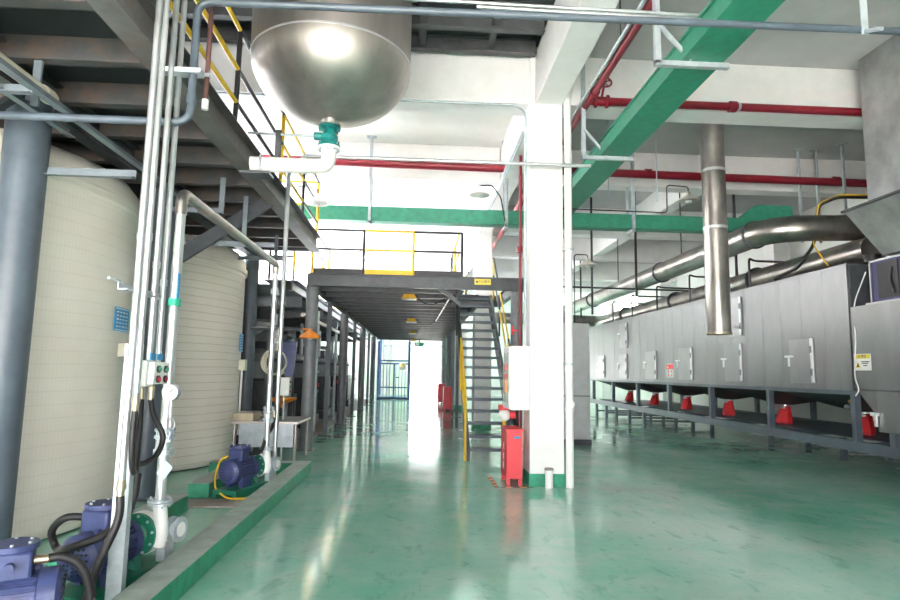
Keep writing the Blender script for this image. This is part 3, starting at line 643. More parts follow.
for y in (4.5, 7.0): MB().cyl((2.5, y, 5.7), (2.5, y, 6.5), .008, 8).build('hanger_rod', 'black_paint', t)
t = thing('side_conduit', 'silver conduit clipped beside the red feed pipe under the ceiling', 'conduit', (2.42, 6, 5.7))
MB().cyl((2.39, 3, 5.66), (2.39, 9.3, 5.66), .022, 10).build('tube', 'galv_dull', t)
t = thing('gate_valve', 'red gate valve with a spoked hand wheel on the red fire pipes', 'valve', (2.72, 8.3, 5.6))
b = MB().lathe((2.62, 8.5, 5.72), [(.1, 0), (.1, .025), (.065, .035), (.075, .1), (.065, .165), (.1, .175), (.1, .2)], 20, (1, 0, 0)).build('body', 'red_pipe', t)
MB().cyl((2.72, 8.5, 5.76), (2.72, 8.36, 5.93), .018, 10).build('stem', 'red_pipe', t)
wc = Vector((2.72, 8.34, 5.95)); ax = Vector((.3, -.9, .35)).normalized(); e1 = Vector((1, 0, 0)); e2 = ax.cross(e1)
wl = MB().tube([wc+(e1*math.cos(2*PI*k/20)+e2*math.sin(2*PI*k/20))*.105 for k in range(21)], .014, 8).build('hand_wheel', 'red_pipe', t)
for k in range(4):
    v = (e1*math.cos(PI/2*k+.4)+e2*math.sin(PI/2*k+.4)); MB().cyl(wc+v*.01, wc+v*.1, .01, 6).build('spoke', 'red_pipe', wl)
t = thing('far_red_pipe', 'red pipe running along the ceiling beam beyond the platform stairs', 'pipe', (2.2, 16, 5.5))
MB().tube([(2.32, 11.85, 5.5), (2.32, 26, 5.5)], .07, 14).build('tube', 'red_pipe', t)
MB().cyl((2.32, 11.85, 5.5), (2.32, 11.85, 5.75), .07, 14).build('tee', 'red_pipe', t)
t = thing('column_riser_pipe', 'thin red riser pipe running down the side of the white column', 'pipe', (1.58, 9.25, .2))
MB().cyl((1.61, 9.26, 0), (1.61, 9.26, 5.1), .022, 12).build('tube', 'red_pipe', t)
MB().cyl((1.60, 9.26, 3.5), (1.60, 9.26, 3.6), .045, 12).build('tee', 'red_pipe', t)
MB().cyl((1.50, 9.26, 2.25), (1.58, 9.26, 2.25), .015, 8).build('stem', 'red_box', t)
MB().lathe((1.47, 9.26, 2.25), [(.02, 0), (.07, .01), (.07, .03), (.02, .04)], 16, (1, 0, 0)).build('hand_wheel', 'red_box', t)
solo(MB().cyl((-1.7, 8.36, 4.64), (2.5, 8.36, 4.64), .026, 12), 'cross_conduit', 'galvanised', 'silver conduit crossing in front of the white column', 'conduit')
t = thing('conduit_run', 'thin silver conduit under the near ceiling beam bending down the white column', 'conduit', (0, 8.6, 3))
MB().tube([(-4, 8.62, 5.66), (1.45, 8.62, 5.66), (1.6, 8.75, 5.6), (1.6, 8.75, 2.0)], .018, 10, .12).build('tube', 'galv_dull', t)
for k, (x, z) in enumerate(((1.66, 5.45), (1.58, 5.36))):
    solo(MB().cyl((x, 8.9, z), (x, 20, z), .022, 10), 'beam_conduit', 'galv_dull', ('upper', 'lower')[k]+' silver conduit of the pair along the ceiling beam above the stairs', 'conduit', 'twin conduits on the beam')
# green cable trays
t = thing('cable_tray', 'green covered cable tray running lengthwise beneath the ceiling', 'cable tray', (2.95, 6, 4.9))
MB().box(2.72, 3.18, -3, 11.95, 4.9, 5.1).build('trough', 'green_tray', t, .006)
MB().box(2.70, 3.20, -3, 11.95, 5.1, 5.125).build('cover', 'green_tray', t)
for y in (5.82, 8.62):
    MB().box(2.44, 2.50, y-.03, y+.03, 4.86, 6.5).build('hanger_post', 'galv_dull', t)
    MB().box(2.44, 3.24, y-.03, y+.03, 4.84, 4.895).build('hanger_arm', 'galv_dull', t)
    MB().bar((2.47, y-.035, 5.3), (2.82, y-.035, 4.9), .04, .03).build('hanger_brace', 'galv_dull', t)
t = thing('cable_tray', 'green covered cable tray crossing the hall above the platform railing', 'cable tray', (2, 12.4, 4.7))
MB().box(-8.5, 6.95, 12.2, 12.48, 4.69, 5.0).build('trough', 'green_tray', t, .006)
MB().hexa([(6.95, 12.2, 4.69), (7.0, 12.2, 4.69), (7.0, 12.48, 4.69), (6.95, 12.48, 4.69)], [(6.95, 12.2, 5.0), (6.9, 12.2, 5.0), (6.9, 12.48, 5.0), (6.95, 12.48, 5.0)])
MB().prism([(6.9, 4.69), (7.1, 4.69), (7.5, 5.0), (8.1, 5.0), (8.1, 5.3), (7.3, 5.3), (6.93, 5.0)], 12.2, 12.48).build('step_section', 'green_tray', t)
for x in (-1.05, 1.82, 4.55):
    MB().box(x-.03, x+.03, 12.13, 12.19, 4.62, 6.5).build('hanger_post', 'galv_dull', t)
    MB().box(x-.03, x+.03, 12.13, 12.52, 4.63, 4.685).build('hanger_arm', 'galv_dull', t)
    MB().box(x-.03, x+.03, 12.49, 12.52, 4.63, 5.7).build('hanger_post', 'galv_dull', t)
    MB().box(x-.1, x+.1, 12.1, 12.22, 6.47, 6.5).build('ceiling_plate', 'galv_dull', t)
for k, (x, y) in enumerate(((8.15, 12.0), (8.55, 12.0), (8.85, 11.6))):
    t = thing('hanger_rod', ORD0[k]+' grey hanger rod with a ceiling plate, counted from the vertical stainless pipe', 'hanger', (x, y, 4.4), 'hanger rods above the dryer')
    MB().box(x-.025, x+.025, y-.02, y+.02, 4.45, 6.48).build('rod', 'galv_dull', t); MB().box(x-.09, x+.09, y-.06, y+.06, 6.48, 6.5).build('ceiling_plate', 'galv_dull', t)
# pendant lamps
def pendant(x, y, z, pts, label, m='lamp_shade'):
    t = thing('pendant_lamp', label, 'lamp', (x, y, z), 'dish lamps under the slab')
    MB().lathe((x, y, z), [(.20, 0), (.205, .012), (.17, .06), (.10, .10), (.05, .12), (.05, .18), (.02, .2)], 32).build('shade', m, t)
    MB().lathe((x, y, z-.02), [(.02, -.03), (.06, -.01), (.06, .03), (.02, .04)], 16).build('bulb', 'sign_white', t)
    MB().tube([(x, y, z+.18)]+pts, .014, 8, .08).build('arm', 'black_paint', t)
pendant(5.45, 11.5, 5.12, [(5.45, 11.5, 5.42), (5.0, 11.5, 5.44), (5.0, 11.5, 4.86), (2.4, 11.55, 4.9)], 'dish lamp on a black bent arm beside the hanging stainless pipe')
pendant(4.02, 13.8, 4.15, [(4.02, 13.8, 4.42), (3.7, 13.8, 4.42), (3.7, 13.8, 3.6), (3.7, 13.8, 2.75)], 'dish lamp on a black bent arm above the grey pillar')
pendant(1.15, 11.2, 5.0, [(1.15, 11.2, 5.2), (1.4, 11.3, 5.25), (1.62, 11.6, 5.1), (1.75, 12.0, 4.8), (1.8, 12.19, 4.75)], 'pale dish lamp on a curved arm left of the white column', 'sign_white')
pendant(-1.9, 10.8, 4.62, [(-1.9, 10.8, 4.9), (-2.1, 10.8, 4.95), (-2.6, 10.8, 4.9), (-2.6, 10.8, 4.25)], 'pale dish lamp leaning out from the mezzanine railing', 'sign_white')
pendant(-1.55, 15.5, 4.42, [(-1.55, 15.5, 4.72), (-1.2, 15.5, 4.72), (-1.2, 15.5, 3.55)], 'pale dish lamp on a bent post standing on the platform', 'sign_white')

# ================================================================= PLATFORM, POSTS, STAIRS
pf = thing('steel_platform', 'grey steel platform on ribbed joists above the central walkway', 'platform', (0, 12.2, 3.25))
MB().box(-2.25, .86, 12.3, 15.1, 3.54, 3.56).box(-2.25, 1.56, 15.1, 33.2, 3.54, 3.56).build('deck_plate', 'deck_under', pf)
MB().box(-2.25, .84, 12.32, 15.1, 3.561, 3.566).box(-2.25, 1.56, 15.1, 33.2, 3.561, 3.566).build('bounce_plate', 'galv_dull', pf)  # pale top sheet added as a reflector for the slab above
MB().ibeam((-2.28, 12.22, 3.42), (2.22, 12.22, 3.42), .14, .26, .014).build('front_beam', 'grey_steel', pf)
MB().ibeam((-2.2, 12.3, 3.4), (-2.2, 33.2, 3.4), .12, .26).build('side_beam', 'grey_steel', pf)
MB().ibeam((.9, 12.3, 3.4), (.9, 15.1, 3.4), .12, .26).build('side_beam', 'grey_steel', pf)
MB().ibeam((1.5, 15.2, 3.4), (1.5, 33.2, 3.4), .12, .26).build('side_beam', 'grey_steel', pf)
MB().ibeam((2.08, 12.3, 3.4), (2.08, 15.1, 3.4), .12, .26).build('side_beam', 'grey_steel', pf)
MB().ibeam((.86, 15.12, 3.4), (2.1, 15.12, 3.4), .12, .28).build('landing_beam', 'grey_steel', pf)
jA = MB().sweep((-2.15, 12.9, 3.41), (.84, 12.9, 3.41), [(-.04, -.13), (.06, -.13), (.06, -.115), (-.028, -.115), (-.028, .13), (-.04, .13)]).build('joist', 'grey_steel', pf)
for k in range(1, 3): piece(jA, pf, (0, .98*k, 0))
jB = MB().sweep((-2.15, 15.4, 3.41), (1.46, 15.4, 3.41), [(-.04, -.13), (.06, -.13), (.06, -.115), (-.028, -.115), (-.028, .13), (-.04, .13)]).build('joist', 'grey_steel', pf)
for k in range(1, 18): piece(jB, pf, (0, .98*k, 0))
MB().ibeam((-2.2, 33.18, 3.4), (1.5, 33.18, 3.4), .12, .26).build('end_beam', 'grey_steel', pf)
MB().bar((-.02+.45, 12.26, 3.32), (.86, 12.26, 3.0), .1, .08).build('knee_brace', 'grey_steel', pf)
ORD0 = ('first', 'second', 'third')
def post(x, y, kind, label, group, h=3.27):
    t = thing('platform_post', label, 'post', (x, y, 0), group)
    if kind == 'r': MB().cyl((x, y, .015), (x, y, h-.012), .125, 24).build('shaft', 'post_grey', t)
    else: MB().ibeam((x, y, .015), (x, y, h-.012), .1, .12, .01, (0, 1, 0)).build('shaft', 'blue_grey', t)
    MB().box(x-.16, x+.16, y-.16, y+.16, 0, .015).build('base_plate', 'grey_steel', t)
    MB().box(x-.13, x+.13, y-.13, y+.13, h-.012, h).build('cap_plate', 'grey_steel', t)
post(-2.16, 12.24, 'r', 'round grey platform post carrying the orange lamp', 'platform posts by the machines')
for k, (y, kd) in enumerate(((15.0, 's'), (18.05, 'r'), (21.1, 's'), (24.3, 'r'), (27.5, 's'), (30.4, 'r'))):
    post(-2.2, y, kd, ('first', 'second', 'third')[k//2]+(' lampless round platform post along the dark machines, counted from the orange lamp' if kd == 'r' else ' slim square platform post along the dark machines, counted from the orange lamp'), 'round posts by the machines' if kd == 'r' else 'square posts by the machines')
post(2.06, 12.26, 'r', 'round grey platform post beside the stairs and white column', 'platform posts by the stairs')
for k, (y, kd) in enumerate(((21.2, 's'), (24.9, 'r'), (27.8, 's'), (30.6, 'r'), (33.0, 's'))):
    post(1.45, y, kd, ORD0[k//2]+(' round platform post beyond the stairs, beside a dark red box' if kd == 'r' else ' slim square platform post beyond the stairs, counted from the stairs'), 'round posts beyond the stairs' if kd == 'r' else 'square posts beyond the stairs')
# platform railing
t = thing('guard_railing', 'yellow and black guard railing along the front of the platform', 'railing', (-.6, 12.25, 3.56))
xs = [-2.2, -1.15, -.12, .9]; zp = 3.56
rail_run(t, [(x, 12.27, zp) for x in xs], (.52, .93), [Bk, Yl, Bk], [((x, 12.27, zp), c, .94) for x, c in zip(xs, (Yl, Bk, Yl, Bk))], kick=.11)
rail_run(t, [(.84, 12.33, zp), (.84, 13.7, zp), (.84, 15.0, zp)], (.52, .93), [Yl, Bk], [((.84, 13.7, zp), Yl, .94), ((.84, 15.0, zp), Bk, .94)])
rail_run(t, [(-2.2, 12.27, zp), (-2.2, 14.5, zp), (-2.2, 17, zp), (-2.2, 19.5, zp)], (.52, .93), [Bk, Yl, Bk], [((-2.2, y, zp), c, .94) for y, c in ((14.5, Yl), (17, Bk), (19.5, Yl))])
t = thing('guard_railing', 'yellow guard railing round the stair landing beyond the platform', 'railing', (1.5, 18.4, 3.56))
rail_run(t, [(.98, 18.5, zp), (1.5, 18.5, zp), (1.5, 17.6, zp)], (.52, 1.0), [Yl, Bk], [((.98, 18.5, zp), Yl, 1.0), ((1.5, 18.5, zp), Bk, 1.0)])
# yellow caution sign on the front beam
t = thing('caution_sign', 'small yellow caution sign on the platform front beam above the stairs', 'sign', (1.35, 12.14, 3.42))
MB().box(1.16, 1.50, 12.142, 12.149, 3.39, 3.51).build('plate', 'sign_yellow', t)
textmesh('lettering', '小心碰头', .062, 'ink', t, (1.36, 12.14, 3.455), (1, 0, 0), (0, 0, 1))
MB().prism([(1.18, 3.43), (1.24, 3.43), (1.21, 3.48)], 12.139, 12.142).build('warning_mark', 'ink', t)
# stairs
st = thing('steel_stairs', 'straight grey steel staircase with open treads climbing to the platform', 'stairs', (1.38, 11.3, 0))
n = 17; rise = .215; run = .25; y0 = 11.0
tr = None
for i in range(n-1):
    z = rise*(i+1); y = y0+run*i
    if tr is None:
        tr = MB().box(1.0, 1.8, y, y+.2, z-.055, z).build('tread', 'blue_grey', st)
    else: piece(tr, st, (0, run*i, rise*i))
for x in (.97, 1.83):
    MB().prism([(y0-.1, 0), (y0+.22, 0), (y0+run*(n-1), 3.2), (y0+run*(n-1), 3.52), (y0+run*(n-1)-.2, 3.52), (y0-.1, .2)], x-.03, x+.03, 'x').build('stringer', 'grey_steel', st)
def hr(t, x, first=Yl, second=Bk):
    s = rise/run
    P = lambda y, h: (x, y, max(0, (y-y0)*s+rise)+h)
    cuts = [(10.95, first), (12.3, second), (13.7, first), (14.85, None)]
    for h in (.5, .95):
        for (a, c), (b, _) in zip(cuts, cuts[1:]): MB().cyl(P(a, h), P(b, h), .021, 10).build('rail', c, t)
    for y, c in ((10.95, Yl), (12.3, Yl), (13.7, Bk), (14.85, Yl)):
        b0 = P(y, 0); MB().cyl((x, y, 0 if y < 11 else b0[2]-.12), P(y, .95), .023, 10).build('post', c, t)
t = thing('stair_handrail', 'yellow and black stair handrail on the walkway side', 'handrail', (.93, 14, 0)); hr(t, .91)
t = thing('stair_handrail', 'yellow and black stair handrail on the white column side', 'handrail', (1.9, 14, 0)); hr(t, 1.9, Bk, Yl)
# platform lamps
lm = thing('platform_lamp', 'yellow box lamp hung below the platform joists', 'lamp', (0, 0, 0), 'lamps under the platform', True)
MB().hexa([(-.17, -.12, 0), (.17, -.12, 0), (.17, .12, 0), (-.17, .12, 0)], [(-.11, -.09, .11), (.11, -.09, .11), (.11, .09, .11), (-.11, .09, .11)]).build('housing', 'lamp_yellow', lm)
MB().box(-.16, .16, -.11, .11, -.012, 0).build('diffuser', 'sign_white', lm); MB().box(-.02, .02, -.02, .02, .11, .17).build('stem', 'black_paint', lm)
lm.location = (-.2, 13.15, 3.17)
lm['label'] = 'first yellow box lamp under the platform, counted from its front beam'
for y, w_ in ((19.35, 'second'), (25.55, 'third'), (32.0, 'fourth')): clone(lm, (-.2, y, 3.17), None, w_+' yellow box lamp under the platform, counted from its front beam')
for i, y in enumerate((13.15, 19.35)):
    solo(MB().tube([(-.03, y, 3.26), (.1, y+.2, 3.12), (.35, y+.45, 3.1), (.62, y+.7, 3.28)], .012, 8, .15), 'lamp_cable', 'black_rubber', ORD0[i]+' slack black lamp cable under the platform, counted from its front beam', 'cable', 'lamp cables under the platform')
solo(MB().cyl((.75, 13.1, 3.3), (.62, 20.5, 3.3), .018, 10), 'underside_conduit', 'galvanised', 'thin white conduit running below the platform joists', 'conduit')
t = thing('orange_dish_lamp', 'orange dish lamp on a horizontal arm at the platform post', 'lamp', (-2.16, 12.0, 2.2))
MB().lathe((-2.14, 12.02, 2.2), [(.21, 0), (.215, .015), (.17, .08), (.08, .14), (.04, .16), (.04, .2)], 32).build('shade', 'orange', t)
MB().lathe((-2.14, 12.02, 2.19), [(.02, -.02), (.05, 0), (.05, .05), (.02, .06)], 14).build('bulb', 'sign_white', t)
MB().cyl((-2.95, 12.02, 2.4), (-2.12, 12.02, 2.38), .016, 10).build('arm', 'orange', t)

# ================================================================= COLUMN FITTINGS
t = thing('hose_cabinet', 'white fire hose cabinet mounted on the side of the white column', 'cabinet', (1.5, 8.8, 1.05))
MB().box(1.36, 1.635, 8.58, 9.2, 1.06, 1.98).build('body', 'white_paint', t, .01)
d = MB().box(1.34, 1.36, 8.6, 9.18, 1.08, 1.96).build('door', 'white_paint', t)
MB().box(1.335, 1.342, 8.66, 9.12, 1.15, 1.89).build('pane', 'glass_front', d)
for (z0, z1, m) in ((1.62, 1.72, 'sign_red'), (1.3, 1.48, 'orange'), (1.5, 1.58, 'sign_red')): MB().box(1.332, 1.336, 8.72, 9.0, z0, z1).build('print', m, d)
t = thing('extinguisher_box', 'red fire extinguisher box standing beside the white column', 'box', (1.42, 8.87, 0))
MB().box(1.31, 1.54, 8.62, 9.18, .1, .76).build('body', 'red_box', t, .006)
MB().box(1.30, 1.55, 8.61, 9.19, .76, .79).build('lid', 'red_box', t)
for x in (1.315, 1.485):
    for y in (8.625, 9.125): MB().box(x, x+.05, y, y+.05, 0, .1).build('foot', 'red_box', t)
MB().box(1.42, 1.50, 8.612, 8.619, .66, .69).build('blue_label', 'sign_blue', t)
for z, s in ((.52, '灭'), (.38, '火'), (.24, '箱')): textmesh('lettering', s, .11, 'sign_white', t, (1.307, 8.9, z), (0, -1, 0), (0, 0, 1))
for (x, y, lb) in ((1.33, 24.6, 'dark red extinguisher box by the round post beyond the stairs'), (1.3, 29.9, 'dark red extinguisher box farthest along the posts, close to the bright doorway')):
    t = thing('extinguisher_box', lb, 'box', (x, y, 0))
    MB().box(x-.22, x+.12, y-.3, y+.3, .08, .95).build('body', 'red_box', t, .01)
    MB().box(x-.23, x+.13, y-.31, y+.31, .95, .98).build('lid', 'red_box', t)
    for sx in (-.2, .06):
        for sy in (-.28, .22): MB().box(x+sx, x+sx+.05, y+sy, y+sy+.05, 0, .08).build('foot', 'red_box', t)
t = thing('rain_pipe', 'white plastic downpipe running up the corner of the white column', 'pipe', (2.2, 8.55, 0))
MB().cyl((2.20, 8.53, 0), (2.20, 8.53, 5.4), .056, 20).build('tube', 'white_pvc', t)
for z in (1.05, 1.62): MB().cyl((2.20, 8.53, z), (2.20, 8.53, z+.07), .065, 20).build('socket', 'white_pvc', t)
MB().lathe((2.20, 8.475, 1.16), [(.04, -.03), (.06, -.025), (.06, .02), (.05, .03)], 20, (0, 1, 0)).build('inspection_cap', 'white_pvc', t)
MB().tube([(2.20, 8.53, 5.4), (2.20, 8.53, 5.75), (2.26, 8.3, 6.2), (2.28, 8.3, 6.5)], .056, 18, .12).build('offset_bend', 'white_pvc', t)
for z in (1.72, 3.4): MB().box(2.13, 2.27, 8.47, 8.6, z, z+.02).build('pipe_clip', 'galv_dull', t)
t = thing('pipe_stub', 'short broken white pipe stub at the foot of the white column', 'pipe', (1.9, 8.54, 0))
MB().cyl((1.9, 8.52, 0), (1.9, 8.52, .25), .058, 20).build('tube', 'white_pvc', t)
MB().lathe((1.9, 8.52, .25), [(.064, -.01), (.066, .012), (.05, .02), (.03, .012)], 14).build('rough_cap', 'pink_floor', t)
t = thing('floor_marking', 'orange and black striped floor marking round the red box', 'marking', (1.3, 8.7, 0))
for i in range(8): MB().box(1.13, 1.19, 8.5+.11*i, 8.5+.11*i+.1, .001, .003).build('stripe', 'orange' if i % 2 else 'ink', t)
for i in range(5): MB().box(1.19+.1*i, 1.19+.1*i+.09, 8.5, 8.54, .001, .003).build('stripe', 'orange' if i % 2 else 'ink', t)
solo(MB().box(1.628, 1.637, 8.9, 9.0, .3, .46), 'wall_socket', 'sign_white', 'small white socket low on the side of the white column', 'socket')
t = thing('pump_ball', 'white globe valve with red caps behind the red box', 'valve', (1.42, 9.4, .75))
MB().lathe((1.42, 9.6, .92), [(.02, -.1), (.08, -.06), (.1, 0), (.08, .06), (.02, .1)], 24).build('globe', 'white_pvc', t)
MB().cyl((1.42, 9.6, 1.0), (1.42, 9.6, 1.08), .1, 20).build('cap', 'red_box', t)
MB().cyl((1.5, 9.6, .92), (1.6, 9.6, .92), .06, 16).build('cap', 'red_box', t)
MB().cyl((1.42, 9.6, 0), (1.42, 9.6, .86), .03, 12).build('stand', 'yellow', t)

# ================================================================= BELT DRYER ON THE RIGHT
DX, Z0, Z1 = 7.0, 1.40, 3.47
dr = thing('belt_dryer', 'long silver sheet clad belt dryer with hinged inspection doors', 'dryer', (8.2, 16.5, .4))
MB().box(DX+.03, 9.6, 9.26, 23.85, Z0, Z1-.03).build('casing', 'clad', dr)
MB().box(DX, 9.62, 9.24, 23.87, Z1-.03, Z1).build('roof_sheet', 'clad', dr)
MB().box(DX+.04, 9.6, 9.235, 9.26, 2.72, Z1-.03).build('end_shade_plate', 'machine_dark', dr)  # end face lies in shade; the darkness is put into this plate's colour
p0 = None; npan = 24; pw = (23.85-9.26)/npan
for k in range(npan):
    if p0 is None: p0 = MB().box(DX, DX+.028, 9.26+.003, 9.26+pw-.003, Z0, Z1-.032).build('panel', 'clad', dr)
    else: piece(p0, dr, (0, pw*k, 0))
s0 = None
for k in range(0, npan+1, 1):
    if s0 is None: s0 = MB().box(DX-.004, DX+.01, 9.26-.005, 9.26+.005, Z0, Z1-.04).build('seam_strip', 'clad_door', dr)
    elif k in (1, 2, 3, 5, 7, 11, 15, 19, 23): piece(s0, dr, (0, pw*k, 0))
def dryer_door(y0, y1, z0, z1, handle=True):
    d = MB().box(DX-.028, DX-.002, y0, y1, z0, z1).build('door', 'clad_door', dr, .004)
    MB().box(DX-.05, DX-.028, y0-.005, y0+.05, z0+.02, z1-.0).build('hinge_strip', 'clad_trim', d)
    for z in (z0+.2, z1-.2): MB().cyl((DX-.062, y0+.02, z-.06), (DX-.062, y0+.02, z+.06), .022, 10).build('hinge', 'machine_grey', d)
    if handle:
        zc = (z0+z1)/2+.02
        MB().bar((DX-.055, y1-.16, zc+.07), (DX-.055, y1+.09, zc+.07), .02, .035).build('latch_bar', 'clad_trim', d)
        MB().bar((DX-.07, y1-.04, zc+.06), (DX-.07, y1-.04, zc-.12), .025, .03, (0, 1, 0)).build('latch_handle', 'clad_trim', d)
for (a, b, c, d_) in ((21.9, 22.72, 1.46, 2.28), (19.5, 20.28, 1.46, 2.27), (17.08, 17.92, 1.47, 2.29), (14.8, 15.6, 1.48, 2.30), (12.47, 13.2, 1.48, 2.30), (10.15, 10.82, 1.49, 2.29), (19.45, 20.22, 2.47, 3.31), (12.42, 12.95, 2.47, 3.31)):
    dryer_door(a, b, c, d_)
# frame
fr = ('grey_steel')
def framebox(nm, *b): return MB().box(*b).build(nm, 'blue_grey', dr)
framebox('bottom_rail', DX, DX+.1, 6.8, 23.9, .44, .60); framebox('bottom_rail', 9.5, 9.6, 6.8, 23.9, .44, .60)
framebox('top_rail', DX+.02, DX+.1, 9.2, 23.9, Z0-.07, Z0-.004)
py = [23.5, 21.15, 18.75, 16.38, 14.0, 11.63, 9.3]
for y in py:
    for x in (DX+.003, 9.5): framebox('frame_post', x, x+.1, y-.05, y+.05, .6, Z0-.07)
    framebox('cross_member', DX+.1, 9.5, y-.04, y+.04, .48, .58)
for y in (23.3, 22.1, 21.0, 19.7, 18.4, 13.8, 11.4, 9.0):
    for x in ((DX+.05, 9.2) if y > 15 else (DX+1.3, 9.2)): framebox('leg', x, x+.09, y-.05, y+.05, 0, .44)
    if y > 15: framebox('leg_tie', DX+.1, 9.2, y-.03, y+.03, .14, .2)
framebox('catch_tray', DX+.5, 9.2, 9.0, 23.6, .582, .594)
# hoppers with red outlet bags
ys2 = [25.0]+py
for k in range(1, len(py)):
    a, b = py[k], py[k-1]; c = (a+b)/2; a += .06; b -= .06
    MB().hexa([(7.98, c-.12, 1.0), (8.22, c-.12, 1.0), (8.22, c+.12, 1.0), (7.98, c+.12, 1.0)], [(7.14, a, Z0-.07), (9.45, a, Z0-.07), (9.45, b, Z0-.07), (7.14, b, Z0-.07)]).build('hopper', 'hopper_dark', dr)
    MB().cyl((8.1, c, .93), (8.1, c, 1.01), .1, 18).build('spout', 'galvanised', dr)
hop_c = [(py[k]+py[k-1])/2 for k in range(1, len(py))]
def bag(x, y, z1, z0, label, sc=1.0):
    m = MB(); n = 20; rows = [(0, .1), (.04, .12), (.1, .115), (.16, .125), (.3, .13), (.5, .15), (.75, .165), (.93, .175), (1, .16)]; vs = []; fs = []
    random.seed(int(y*10))
    ph = random.uniform(0, 6)
    for (t_, r) in rows:
        for k in range(n):
            a = 2*PI*k/n; rr = r*sc*(1+.16*t_*math.sin(3*a+ph)+.13*t_*math.sin(5*a+2*ph)+.07*t_*math.sin(9*a))
            vs.append((x+rr*math.cos(a)*.8-.05*t_, y+rr*math.sin(a)*1.1+.06*t_*math.sin(ph), z1+(z0-z1)*t_*(1+.05*math.sin(2*a+ph)*(t_ < .99))))
    for i in range(len(rows)-1):
        for k in range(n): fs.append((i*n+k, i*n+(k+1) % n, (i+1)*n+(k+1) % n, (i+1)*n+k))
    fs += [tuple(range(n)), tuple((len(rows)-1)*n+k for k in range(n))]
    t = thing('outlet_bag', label, 'bag', (x, y, z0), 'red bags under the dryer hoppers')
    m.add(vs, fs).build('cloth', 'red_cloth', t)
    MB().lathe((x, y, z1-.06), [(.112*sc, 0), (.118*sc, .01), (.118*sc, .03), (.112*sc, .04)], 20).build('hose_clip', 'galvanised', t)
ORD = ('first', 'second', 'third', 'fourth', 'fifth', 'sixth', 'seventh')
for k, c in enumerate(sorted(hop_c)): bag(8.1, c, .97, .597, ORD[k]+' red cloth bag under a dark hopper, counted from the warning sign end', 1.0)
t = thing('air_actuator', 'small black and orange air actuator beside the frame post of the dryer', 'actuator', (7.2, 9.5, 1.1))
MB().box(7.1, 7.22, 9.40, 9.52, 1.08, 1.22).build('body', 'black_paint', t, .01); MB().cyl((7.16, 9.53, 1.12), (7.16, 9.66, 1.12), .04, 14).build('cylinder', 'machine_grey', t)
MB().box(7.12, 7.2, 9.5, 9.56, 1.2, 1.24).build('connector', 'orange', t)
# near end of the dryer: lower casing, fan box, transition hood, duct
ne = thing('dryer_feed_unit', 'silver feed section of the dryer with fan windows and lower skirt', 'machine', (8.2, 7.9, .6))
MB().box(DX, 9.6, 6.6, 9.22, 1.42, 2.74).build('casing', 'clad', ne, .006)
MB().box(DX+.0, 9.6, 6.6, 8.78, .8, 1.415).build('skirt', 'clad_door', ne, .006)
MB().prism([(9.2, 1.41), (8.79, 1.41), (8.79, 1.0)], DX+.02, DX+.9, 'x').build('skirt_gusset', 'clad', ne)
MB().box(DX-.012, DX-.002, 8.0, 8.76, .83, 1.38).build('access_door', 'clad_door', ne)
MB().bar((DX-.04, 8.72, 1.06), (DX-.04, 8.87, 1.06), .03, .05).build('latch_bar', 'clad_trim', ne); MB().bar((DX-.05, 8.77, 1.06), (DX-.05, 8.77, .88), .03, .04, (0, 1, 0)).build('latch_handle', 'clad_trim', ne)
for y in (8.55, 7.6, 6.8): MB().box(DX+.02, DX+.14, y-.06, y+.06, .60, .8).build('leg', 'blue_grey', ne)
fb = MB().box(7.22, 9.2, 7.0, 9.02, 2.80, 3.44).build('fan_box', 'navy', ne)
for y in (9.0, 8.32, 7.64): MB().box(7.195, 7.22, y-.015, y+.015, 2.78, 3.46).build('fan_frame', 'clad_door', fb)
MB().box(7.195, 7.22, 7.0, 9.015, 3.435, 3.46).build('fan_frame', 'clad_door', fb)
MB().box(7.14, 7.3, 7.0, 9.06, 2.745, 2.79).build('fan_frame', 'clad_door', fb)
for yc in (8.66, 7.98):
    MB().box(7.208, 7.219, yc-.2, yc+.2, 2.84, 3.40).build('fan_window', 'black_rubber', fb)
    MB().tube([(7.2, yc-.12, 2.9), (7.19, yc-.05, 3.1), (7.2, yc-.1, 3.3)], .018, 8, .08).build('inner_hose', 'machine_dark', fb)
MB().lathe((7.35, 9.13, 3.47), [(.11, 0), (.11, .06), (.13, .06), (.13, .12), (.05, .13)], 16).build('cable_box', 'black_rubber', ne)
hd = thing('transition_hood', 'flared silver sheet metal hood between the duct and the fan box', 'hood', (8.2, 8.2, 3.47))
MB().hexa([(7.12, 7.1, 3.48), (9.0, 7.1, 3.48), (9.0, 8.62, 3.48), (7.12, 8.62, 3.48)], [(6.68, 6.3, 4.18), (9.1, 6.3, 4.18), (9.1, 8.78, 4.18), (6.68, 8.78, 4.18)]).build('flare', 'duct_sheet', hd)
MB().box(6.64, 9.14, 6.25, 8.82, 4.18, 4.215).build('rim', 'dark_steel', hd)
solo(MB().box(6.73, 8.8, 6.3, 8.36, 4.22, 6.495), 'sheet_duct', 'duct_sheet', 'large square silver sheet duct rising to the ceiling above the hood', 'duct', bevel=.008)
solo(MB().tube([(7.18, 9.06, 3.3), (7.05, 9.2, 2.8), (6.985, 9.12, 2.2), (6.985, 9.2, 1.6), (6.985, 9.1, 1.42), (7.05, 9.35, 1.25), (7.14, 9.5, 1.2)], .01, 8, .15), 'air_line', 'white_pvc', 'thin white air line hanging down the end of the dryer', 'cable')
